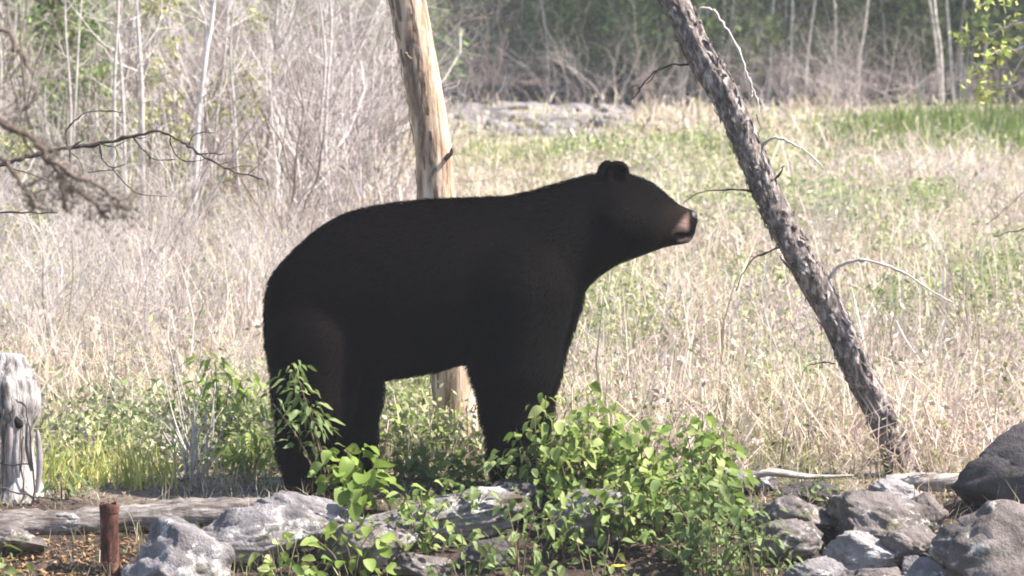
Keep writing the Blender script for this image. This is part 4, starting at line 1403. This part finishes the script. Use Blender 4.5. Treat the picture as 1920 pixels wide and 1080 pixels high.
shrub('leafy_shrub', 'small dark green sprig between the stump and the rusty post', (75, 880, 160), 13.8, 4, 46, 0.05, 'leaf_dull', 'narrow', 21, None, 0.05, 0.3)
shrub('leafy_shrub', 'dark green leaves at the bottom left corner', (-60, 985, 40), 12.95, 5, 50, 0.055, 'leaf_dull', 'oval', 22, None, 0.08, 0.2)
shrub('leafy_shrub', 'tiny green sprigs on the stones left of the dark boulder', (1490, 900, 1580), 13.75, 4, 30, 0.035, 'leaf_dull', 'oval', 23, None, 0.06, 0.2)

# yellow flower
fb = P(1160, 1066, 12.7)
fz = float(hgt(fb.x, 12.7))
fl = empty('yellow_flower', Vector((fb.x, 12.7, fz)))
tag(fl, 'small yellow flower at the bottom edge under the bushes', 'flower')
mb = MB()
mb.tube([Vector((fb.x, 12.7, fz)), Vector((fb.x + 0.004, 12.7, (fb.z + fz) * 0.5)), fb], 0.002, 5)
link('stem', mb.mesh('stem', fl.location), M['stem'], fl)
pm = leaf_mesh('petal', 0.34, 0.1)
pm.materials.append(M['petal'])
for k in range(8):
    pt = bpy.data.objects.new('petal', pm)
    pt.parent = fl
    pt.location = fb - Vector(fl.location)
    pt.scale = (0.03,) * 3
    pt.rotation_euler = (0, -0.5, k * 0.785)
    COL.objects.link(pt)

# ------------------------------------------------------------------ bare shrubs and saplings


def grow(mb, rg, p, dr, length, r, depth, sides=4, wob=0.22, up=0.12, kids=(2, 4)):
    n = 5 if depth else 4
    pts, rad = [p.copy()], [r]
    d_ = dr.normalized()
    ks = []
    for i in range(n):
        d_ = (d_ + Vector((rg.gauss(0, wob), rg.gauss(0, wob), rg.gauss(0, wob * 0.6) + up))).normalized()
        p = p + d_ * length / n
        pts.append(p.copy())
        rad.append(r * (1 - 0.75 * (i + 1) / n))
        ks.append((p.copy(), d_.copy(), rad[-1]))
    mb.tube(pts, rad, sides, False)
    if depth > 0:
        for k in range(rg.randint(*kids)):
            q_, dq, rq = ks[rg.randint(0, n - 1)]
            side = Vector((rg.gauss(0, 1), rg.gauss(0, 1), rg.gauss(0, 0.5))).normalized()
            grow(mb, rg, q_, dq + side * 0.95, length * rg.uniform(0.4, 0.65), max(rq * 0.75, r * 0.3), depth - 1, max(3, sides - 1), wob * 1.1, up * 0.6, kids)


def bare_mesh(seed, h, nst, r, depth=3):
    rg = random.Random(seed)
    mb = MB()
    for k in range(nst):
        a_ = rg.uniform(0, 6.28)
        grow(mb, rg, Vector((rg.gauss(0, 0.05), rg.gauss(0, 0.05), -0.03)), Vector((math.cos(a_) * 0.35, math.sin(a_) * 0.35, 1)), h * rg.uniform(0.6, 1.0), r * rg.uniform(0.7, 1.1), depth)
    return mb.mesh('bare_shrub')


# knee-high dry forbs, a tangle nobody could count
fv, ff, fcol, off = [], [], [], 0
FP = []
for k in range(8):
    rgf = random.Random(700 + k)
    mb = MB()
    for j in range(5):
        a_ = rgf.uniform(0, 6.28)
        grow(mb, rgf, Vector((rgf.gauss(0, 0.03), rgf.gauss(0, 0.03), -0.02)), Vector((math.cos(a_) * 0.6, math.sin(a_) * 0.6, 1)), rgf.uniform(0.35, 0.6), 0.0026, 2, 3, 0.3, 0.06)
    FP.append((np.array([v[:] for v in mb.v]), np.array([f_ for f_ in mb.f if len(f_) == 4])))
rs = np.random.RandomState(71)
for k in range(420):
    d = 14.5 + 30 * rs.rand() ** 1.6
    px_ = rs.uniform(-350, 2280)
    if k > 310:
        d, px_ = rs.uniform(15.2, 24), rs.uniform(-150, 560)
    x = (px_ - 960) / FPX * d
    if greenness(*ground_px(x, d)) > 0.7 or RUB(*ground_px(x, d)):
        continue
    v, f_ = FP[rs.randint(8)]
    a_ = rs.uniform(0, 6.28)
    sc = rs.uniform(0.6, 1.25) * (1.35 if k > 310 else 1.0) * np.interp(d, [15, 25, 40], [0.8, 1.0, 0.9])
    v2 = np.stack([v[:, 0] * math.cos(a_) - v[:, 1] * math.sin(a_), v[:, 0] * math.sin(a_) + v[:, 1] * math.cos(a_), v[:, 2] * rs.uniform(0.7, 1.1)], -1) * sc
    fv.append(v2 + np.array([x, d, float(hgt(x, d))]))
    ff.append(f_ + off)
    off += len(v)
    c0 = np.array([(0.68, 0.62, 0.57), (0.58, 0.51, 0.46), (0.72, 0.66, 0.58), (0.36, 0.30, 0.27)][rs.randint(4)]) * rs.uniform(0.8, 1.1)
    fcol.append(np.tile(c0, (len(v), 1)))
ob = link('dry_forbs', np_mesh('dry_forbs', np.concatenate(fv), np.concatenate(ff), np.concatenate(fcol)), M['litter'])
tag(ob, 'tangle of branching dry weed stems all over the meadow', 'weeds', None, 'stuff')

PROTO = []
for k in range(6):
    me = bare_mesh(300 + k, 1.7, 6, 0.010, 3)
    me.materials.append(M['twig_grey'] if k % 3 else M['twig_pale'])
    PROTO.append(me)
PROTO_DARK = []
for k in range(3):
    me = bare_mesh(330 + k, 1.5, 6, 0.011, 3)
    me.materials.append(M['twig_brown'])
    PROTO_DARK.append(me)
rg = random.Random(8)


def put(name, me, x, y, sc, label, cat, group):
    o = bpy.data.objects.new(name, me)
    o.location = (x, y, float(hgt(x, y)))
    o.rotation_euler = (rg.uniform(-0.08, 0.08), rg.uniform(-0.08, 0.08), rg.uniform(0, 6.28))
    o.scale = (sc, sc, sc * rg.uniform(0.85, 1.2))
    COL.objects.link(o)
    tag(o, label, cat, group)
    return o


def spot(px_):
    for lim, w_ in ((860, 'behind the dead trunk'), (960, 'above the bear back'), (1060, 'above the bear shoulders'), (1170, 'above the bear head'), (1290, 'left beside the leaning trunk'),
                    (1420, 'behind the leaning trunk top'), (1530, 'right beside the leaning trunk top'), (1660, 'above the left end of the green strip'), (1790, 'above the middle of the green strip'),
                    (1930, 'behind the yellow green leafy twigs'), (9999, 'beyond the right frame edge')):
        if px_ < lim:
            return w_


def zone(px_, y):
    a_ = 'front' if y < 33 else 'back'
    if px_ < 0: w_ = 'at the left frame edge'
    elif px_ < 250: w_ = 'behind the dark arching branch'
    elif px_ < 400: w_ = 'around the thick pale leaning stem'
    elif px_ < 600: w_ = 'between pale leaning stem and dead trunk'
    else: w_ = 'just left of the dead trunk'
    return 'bare grey shrub in thicket %s row %s' % (a_, w_)


for k in range(150):
    y = 20.5 + 24 * rg.random() ** 0.85
    px_ = rg.uniform(-250, 760)
    x = (px_ - 960) / FPX * y
    pr = rg.choice(PROTO) if rg.random() < 0.7 else rg.choice(PROTO_DARK)
    put('bare_shrub', pr, x, y, rg.uniform(0.8, 1.5) * (0.45 if y < 24 else 0.75 if y < 27 else 1.0), zone(px_, y), 'shrub', 'bare shrubs of the left thicket')
for k in range(30):
    y = rg.uniform(17, 25)
    px_ = rg.uniform(-250, 620)
    x = (px_ - 960) / FPX * y
    put('bare_shrub', rg.choice(PROTO), x, y, rg.uniform(0.3, 0.55), 'low bare shrub in dry grass, %s' % ('above the stump' if px_ < 130 else 'below the dark arching branch' if px_ < 420 else 'close behind the bear rump'), 'shrub', 'low bare shrubs left of the bear')
for k in range(64):
    y = rg.uniform(17.5, 25)
    px_ = rg.uniform(-200, 640)
    x = (px_ - 960) / FPX * y
    put('bare_shrub', rg.choice(PROTO + PROTO_DARK), x, y, rg.uniform(0.35, 0.6), 'knee-high tangled brush %s, %s' % ('in front' if y < 20.5 else 'further back', 'above the stump' if px_ < 130 else 'below the arching branch' if px_ < 420 else 'behind the bear rump'), 'shrub', 'tangled brush left of the bear')
for k in range(34):
    y = rg.uniform(16, 34)
    px_ = rg.uniform(1350, 2150)
    x = (px_ - 960) / FPX * y
    put('bare_shrub', rg.choice(PROTO), x, y, rg.uniform(0.22, 0.45), 'low bare twiggy shrub %s in the meadow %s the leaning trunk' % ('near' if y < 22 else 'further back', 'left of' if px_ < 1560 else 'right of'), 'shrub', 'low bare shrubs right of the bear')
# brush at the foot of the far wood reads as one mass
fv, ff, fcol, off = [], [], [], 0
rs = np.random.RandomState(73)
for k in range(140):
    d = rs.uniform(50.0, 60)
    x = (rs.uniform(760, 2200) - 960) / FPX * d
    v, f_ = FP[rs.randint(8)]
    a_ = rs.uniform(0, 6.28)
    sc = rs.uniform(1.4, 3.2)
    v2 = np.stack([v[:, 0] * math.cos(a_) - v[:, 1] * math.sin(a_), v[:, 0] * math.sin(a_) + v[:, 1] * math.cos(a_), v[:, 2]], -1) * sc
    fv.append(v2 + np.array([x, d, float(hgt(x, d))]))
    ff.append(f_ + off)
    off += len(v)
    fcol.append(np.tile(np.array([(0.40, 0.34, 0.33), (0.30, 0.25, 0.24), (0.52, 0.46, 0.43), (0.20, 0.16, 0.15)][rs.randint(4)]), (len(v), 1)))
ob = link('far_brush', np_mesh('far_brush', np.concatenate(fv), np.concatenate(ff), np.concatenate(fcol)), M['litter'])
tag(ob, 'grey brown bare brush along the foot of the far wood', 'brush', None, 'stuff')
# bundle of thin stems by the log
mb = MB()
g = P(385, 955, 14.3)
for k in range(20):
    tx = rg.uniform(300, 440)
    ty = rg.uniform(640, 820)
    p0 = Vector((P(365 + rg.uniform(-20, 25), 945, 14.3).x, 14.3 + rg.uniform(-0.05, 0.05), -0.02))
    p2 = P(tx, ty, 14.3 + rg.uniform(-0.1, 0.1))
    mb.tube(smooth_poly([p0, p0.lerp(p2, 0.5) + Vector((rg.uniform(-0.03, 0.03), 0, 0.02)), p2], 5), list(np.linspace(0.005, 0.0015, 11)), 5)
o0 = Vector((g.x, 14.3, 0))
ob = link('bare_shrub', mb.mesh('bare_shrub', o0), M['stem_pale'], None, o0)
tag(ob, 'bundle of thin pale bare stems rising behind the log', 'shrub')

# single pale saplings that stand out in the left thicket
for k, (pts, r_, dd_, lab) in enumerate((
        ([(362, 330), (370, 250), (378, 170), (388, 90), (396, 50), (410, -80)], 0.019, 25.5, 'thick pale leaning sapling stem, brightest in the left thicket'),
        ([(268, 330), (266, 200), (262, 100), (258, 40), (250, -100)], 0.018, 26, 'white birch sapling with broken bark near the top left'),
        ([(215, 360), (214, 230), (216, 120), (222, 20), (224, -100)], 0.012, 25, 'slim pale sapling left of the white birch sapling'),
        ([(237, 360), (232, 230), (226, 120), (222, 60)], 0.013, 25.2, 'thin pale stem leaning on the slim sapling'),
        ([(27, 330), (26, 200), (28, 90), (30, -60)], 0.010, 30, 'thin white sapling close to the left edge'),
        ([(402, 420), (404, 250), (420, 120), (428, 0), (436, -80)], 0.010, 27, 'thin pale sapling right of the thick leaning one'),
        ([(602, 340), (600, 230), (610, 120), (640, 20), (655, -60)], 0.010, 33, 'thin grey sapling midway between left edge and dead trunk'),
        ([(697, 330), (698, 200), (702, 90), (707, 10), (712, -60)], 0.010, 33, 'thin grey sapling just left of the dead trunk'),
        ([(545, 330), (548, 220), (540, 120), (530, 20), (526, -60)], 0.013, 35, 'thin brownish sapling in the middle of the thicket'))):
    b0 = P(*pts[0], dd_)
    gz_ = float(hgt(b0.x, dd_))
    b0 = Vector((b0.x, dd_, gz_ - 0.05))
    pp = [b0] + [P(x, y, dd_) for x, y in pts[1:]]
    e_ = empty('sapling', b0)
    tag(e_, lab, 'sapling')
    mb = MB()
    sp_ = smooth_poly(pp, 4)
    mb.tube(sp_, list(np.linspace(r_ * 1.1, r_ * 0.55, len(sp_))), 8)
    link('trunk', mb.mesh('trunk', b0), M['twig_pale'] if k == 0 else M['stem_pale'], e_)
    mb = MB()
    for j in range(9):
        i = rg.randint(3, len(sp_) - 1)
        grow(mb, rg, sp_[i], Vector((rg.choice((-1, 1)) * rg.uniform(0.5, 1), rg.gauss(0, 0.6), 0.5)), rg.uniform(0.25, 0.6), r_ * 0.3, 1, 4)
    link('branches', mb.mesh('branches', b0), M['twig_pale'] if k % 2 else M['twig_grey'], e_)['kind'] = 'stuff'

for k in range(26):
    dd_ = rg.uniform(25.5, 36)
    px_ = rg.uniform(-150, 740)
    x = (px_ - 960) / FPX * dd_
    b0 = Vector((x, dd_, float(hgt(x, dd_)) - 0.05))
    e_ = empty('sapling', b0)
    tag(e_, 'thin pale bare sapling among the grey shrubs of the left thicket', 'sapling', 'thin pale saplings of the left thicket')
    pp = [b0]
    for j in range(6):
        pp.append(pp[-1] + Vector((rg.gauss(0, 0.06), rg.gauss(0, 0.06), rg.uniform(0.4, 0.6))))
    sp_ = smooth_poly(pp, 3)
    mb = MB()
    r_ = rg.uniform(0.007, 0.014)
    mb.tube(sp_, list(np.linspace(r_, r_ * 0.5, len(sp_))), 6)
    link('trunk', mb.mesh('trunk', b0), M['stem_pale'], e_)
    mb = MB()
    for j in range(12):
        i = rg.randint(3, len(sp_) - 1)
        grow(mb, rg, sp_[i], Vector((rg.choice((-1, 1)) * rg.uniform(0.5, 1), rg.gauss(0, 0.6), 0.4)), rg.uniform(0.2, 0.5), r_ * 0.35, 1, 4, 0.3)
    link('branches', mb.mesh('branches', b0), M['twig_pale'] if k % 3 else M['twig_grey'], e_)['kind'] = 'stuff'

# forked bleached branch standing in the meadow right of the leaning trunk
b0 = G(1735, 770)
mb = MB()
dq = b0.y
for pts, r0, r1 in (([(1735, 775), (1740, 700), (1748, 660), (1800, 625)], 0.007, 0.002), ([(1742, 700), (1700, 640), (1680, 600)], 0.005, 0.002), ([(1748, 660), (1770, 600)], 0.004, 0.0015),
                    ([(1746, 675), (1722, 690), (1705, 730)], 0.003, 0.0015)):
    mb.tube(smooth_poly([P(x, y, dq) for x, y in pts], 4), list(np.linspace(r0, r1, (len(pts) - 1) * 4 + 1)), 5)
ob = link('dead_branch', mb.mesh('dead_branch', b0), M['twig_pale'], None, b0)
tag(ob, 'forked bleached branch standing in dry grass right of the leaning trunk', 'branch')

# ------------------------------------------------------------------ young trees of the wood


def young_tree(seed, h, r, crown0, nleaf, lsize, cols, trunk_mat, spread=0.55, wob=0.03):
    rg_ = random.Random(seed)
    rs_ = np.random.RandomState(seed)
    p = Vector((0, 0, -0.05))
    d_ = Vector((rg_.gauss(0, 0.03), rg_.gauss(0, 0.03), 1))
    pts, rad = [p.copy()], [r]
    n = 14
    for i in range(n):
        d_ = (d_ + Vector((rg_.gauss(0, wob), rg_.gauss(0, wob), 0.05))).normalized()
        p = p + d_ * h / n
        pts.append(p.copy())
        rad.append(r * (1 - 0.85 * (i + 1) / n))
    mb = MB()
    mb.tube(pts, rad, 7, False)
    centres = []
    for k in range(34):
        t = crown0 / h * 0.7 + (1 - crown0 / h * 0.7) * rg_.random() ** 2.0
        fi = t * n
        i = min(int(fi), n - 1)
        q_ = pts[i].lerp(pts[i + 1], fi - i)
        a_ = rg_.uniform(0, 6.28)
        L_ = spread * rg_.uniform(0.5, 1.2) * (1.15 - 0.7 * t)
        e_ = q_ + Vector((math.cos(a_) * L_, math.sin(a_) * L_, L_ * rg_.uniform(0.1, 0.7)))
        mb.tube([q_, q_.lerp(e_, 0.5) + Vector((0, 0, -0.03)), e_], [r * 0.22, r * 0.15, r * 0.06], 4, False)
        if e_.z > crown0:
            centres += [e_, q_.lerp(e_, 0.6)]
    tm = mb.mesh('trunk')
    tm.materials.append(trunk_mat)
    ct = np.array([c_[:] for c_ in centres])
    pos = ct[rs_.randint(0, len(ct), nleaf)] + rs_.normal(0, 0.14, (nleaf, 3))
    cs = np.array(cols)
    cm = leafcloud('crown', pos, lsize, cs[rs_.randint(0, len(cs), nleaf)] * rs_.uniform(0.65, 1.3, (nleaf, 1)), seed, M['far_leaf'], updir=0.5)
    cm.materials.append(M['far_leaf'])
    return tm, cm


ASPEN = [(0.17, 0.25, 0.07), (0.24, 0.32, 0.10), (0.30, 0.38, 0.13), (0.14, 0.20, 0.06)]
LIME = [(0.22, 0.32, 0.07), (0.30, 0.40, 0.10), (0.17, 0.27, 0.05)]
DULL = [(0.10, 0.16, 0.06), (0.15, 0.21, 0.075), (0.20, 0.27, 0.10)]
YT = {'aspen': [young_tree(400 + k, 5.0, 0.024, 0.75, 4200, 0.06, ASPEN, M['trunk_pale']) for k in range(4)],
      'lime': [young_tree(420 + k, 4.6, 0.022, 0.5, 4200, 0.06, LIME, M['trunk_pale']) for k in range(2)],
      'dull': [young_tree(440 + k, 6.5, 0.04, 0.5, 1900, 0.06, DULL, M['trunk_grey'], 0.8) for k in range(3)],
      'olive': [young_tree(480 + k, 4.6, 0.022, 0.6, 1500, 0.06, [(0.36, 0.37, 0.15), (0.44, 0.43, 0.21), (0.28, 0.31, 0.11)], M['trunk_pale'], 0.7) for k in range(2)],
      'bare': [young_tree(460 + k, 6.0, 0.022, 2.6, 900, 0.055, ASPEN, M['trunk_pale'], 0.5, 0.06) for k in range(5)]}


def place_tree(kind, px_, y, sc, label, group, name='young_tree'):
    if '%s' in label:
        label = label % spot(px_)
    tm, cm = rg.choice(YT[kind])
    x = (px_ - 960) / FPX * y
    e_ = empty(name, (x, y, float(hgt(x, y))), rg.uniform(0, 6.28))
    e_.scale = (sc, sc, sc)
    e_.rotation_euler = (rg.gauss(0, 0.035), rg.gauss(0, 0.035), rg.uniform(0, 6.28))
    tag(e_, label, 'tree', group)
    for nm, me in (('trunk', tm), ('crown', cm)):
        o = bpy.data.objects.new(nm, me)
        o.parent = e_
        COL.objects.link(o)


for k in range(46):
    place_tree('lime', rg.uniform(1045, 1240), rg.uniform(56, 64), rg.uniform(0.8, 1.15), 'bright green young tree of the far wood, %s', 'bright green trees of the far wood') if k < 20 else None
for k in range(84):
    place_tree('aspen', rg.uniform(1230, 2200), rg.uniform(54.0, 60), rg.uniform(0.8, 1.25), 'slim leafy tree of the far wood, %s', 'slim trees of the far wood')
for k in range(75):
    place_tree('bare', rg.uniform(1300, 2150), rg.uniform(53.5, 58), rg.uniform(0.8, 1.2), 'thin pale leafless stem of the far wood, %s', 'leafless stems of the far wood')
for k in range(22):
    place_tree('bare', rg.uniform(860, 1250), rg.uniform(54.5, 60), rg.uniform(0.7, 1.0), 'thin white stem at the wood edge, %s', 'thin white stems behind the bear')
for k in range(30):
    place_tree('dull', rg.uniform(780, 1120), rg.uniform(60, 82), rg.uniform(0.9, 1.3), 'dull green tree in the shaded wood, %s', 'dark trees of the far wood')
for k in range(40):
    place_tree('dull', rg.uniform(1100, 2300), rg.uniform(72, 90), rg.uniform(0.9, 1.4), 'dull green tree deep in the wood, %s', 'dark trees deep in the right wood')
for k in range(26):
    place_tree('dull', rg.uniform(-300, 800), rg.uniform(46, 66), rg.uniform(0.8, 1.2), 'dull green tree behind the bare left thicket', 'dull trees behind the left thicket')
for k in range(12):
    place_tree('aspen', rg.uniform(-200, 175), rg.uniform(27, 38), rg.uniform(0.45, 0.7), 'leafy green young tree in the top left corner of the thicket', 'leafy trees of the top left corner')
for (px_, y, sc, lab) in ((285, 26.5, 0.42, 'small yellow green sapling in the thicket beside the white birch sapling'), (440, 27.5, 0.36, 'small yellow green sapling right of the thick pale leaning stem'),
                          (55, 22, 0.22, 'small green sapling low at the left edge of the meadow')):
    place_tree('olive', px_, y, sc, lab, None, 'sapling')

# tree standing right of the frame whose leafy boughs reach in
d = 20.0
tb = P(2080, 700, d)
tb.z = -0.05
rt = empty('leafy_tree', tb)
tag(rt, 'tree right of the frame, yellow green leafy twigs reaching in at the top right', 'tree')
mb, c, r = trunk_mesh([tb, P(2078, 400, d), P(2085, 100, d), P(2080, -300, d)], [0.07, 0.06, 0.055, 0.03], 14, 0.06, 0.06, 51, 0.3)
link('trunk', mb.mesh('trunk', tb), M['trunk_grey'], rt)
lc = []
for pts, r0 in (([(2080, 20), (1980, 30), (1900, 45), (1840, 70), (1800, 80)], 0.012), ([(2080, 90), (1960, 85), (1890, 92), (1850, 110), (1815, 150)], 0.011), ([(2078, 160), (1985, 150), (1910, 155), (1862, 175), (1832, 178)], 0.010),
                ([(2078, 60), (1980, 0), (1900, -10), (1830, 10)], 0.010), ([(2080, 440), (1990, 425), (1920, 432), (1862, 443)], 0.008), ([(2080, 230), (1990, 205), (1930, 190), (1880, 160), (1860, 120)], 0.008),
                ([(1930, 90), (1905, 130), (1890, 160)], 0.004), ([(1990, 300), (1940, 340), (1900, 380), (1850, 420)], 0.005)):
    pp = [P(x, y, d + rg.uniform(-0.1, 0.1)) for x, y in pts]
    dark = pts[0][1] > 400
    add_branch(rt, pp, r0, 0.002, M['twig_dark'] if dark else M['twig_grey'], tb)
    if pts[0][1] < 200 and pts[0][0] > 2000:
        for q_ in smooth_poly(pp, 5)[9:]:
            lc.append(q_[:])
rs = np.random.RandomState(52)
lc = np.array(lc)
n = 260
pos = lc[rs.randint(0, len(lc), n)] + rs.normal(0, 0.035, (n, 3))
cs = np.array([(0.42, 0.44, 0.12), (0.50, 0.50, 0.2), (0.32, 0.38, 0.10)])
me = leafcloud('foliage', pos, 0.026, cs[rs.randint(0, 3, n)], 53, M['far_leaf'], None, tb, 0.5, 1.0)
link('foliage', me, M['far_leaf'], rt)

# the rest of the wood, too deep to tell its trees apart
rs = np.random.RandomState(60)
n = 42000
x = rs.uniform(-45, 45, n)
y = rs.uniform(88, 125, n)
z = rs.uniform(0, 1, n) ** 1.3 * 13
cl = sn(x, y, z, 0.55, 61, 3)
kp = cl > -0.25
x, y, z = x[kp], y[kp], z[kp]
cs = np.array([(0.12, 0.16, 0.08), (0.16, 0.21, 0.10), (0.21, 0.25, 0.13), (0.16, 0.16, 0.12)])
me = leafcloud('far_wood', np.stack([x, y, z], -1), 0.34, cs[rs.randint(0, 4, len(x))], 62, M['far_leaf'], updir=0.3)
ob = link('far_wood', me, M['far_leaf'])
tag(ob, 'dark mass of the wood far behind the young trees', 'wood', None, 'stuff')

# ------------------------------------------------------------------ thin volume added to imitate a window screen's veil and lift the blacks
hx0, hx1, hy0, hy1, hz0, hz1 = -250, 250, -45, 370, -1.6, 16
V = [(x, y, z) for x in (hx0, hx1) for y in (hy0, hy1) for z in (hz0, hz1)]
F = [(0, 1, 3, 2), (4, 6, 7, 5), (0, 4, 5, 1), (2, 3, 7, 6), (0, 2, 6, 4), (1, 5, 7, 3)]
me = bpy.data.meshes.new('added_veil')
me.from_pydata(V, [], F)
hm = bpy.data.materials.new('added_veil')
hm.use_nodes = True
hn = hm.node_tree
hn.nodes.clear()
pv = hn.nodes.new('ShaderNodeVolumePrincipled')
pv.inputs['Color'].default_value = (0.95, 0.96, 1.0, 1)
pv.inputs['Density'].default_value = 0.0009
ho = hn.nodes.new('ShaderNodeOutputMaterial')
hn.links.new(pv.outputs[0], ho.inputs['Volume'])
added_veil = link('added_veil', me, hm)
tag(added_veil, 'thin pale volume added to imitate the veil of a window screen', 'added_veil', None, 'stuff')
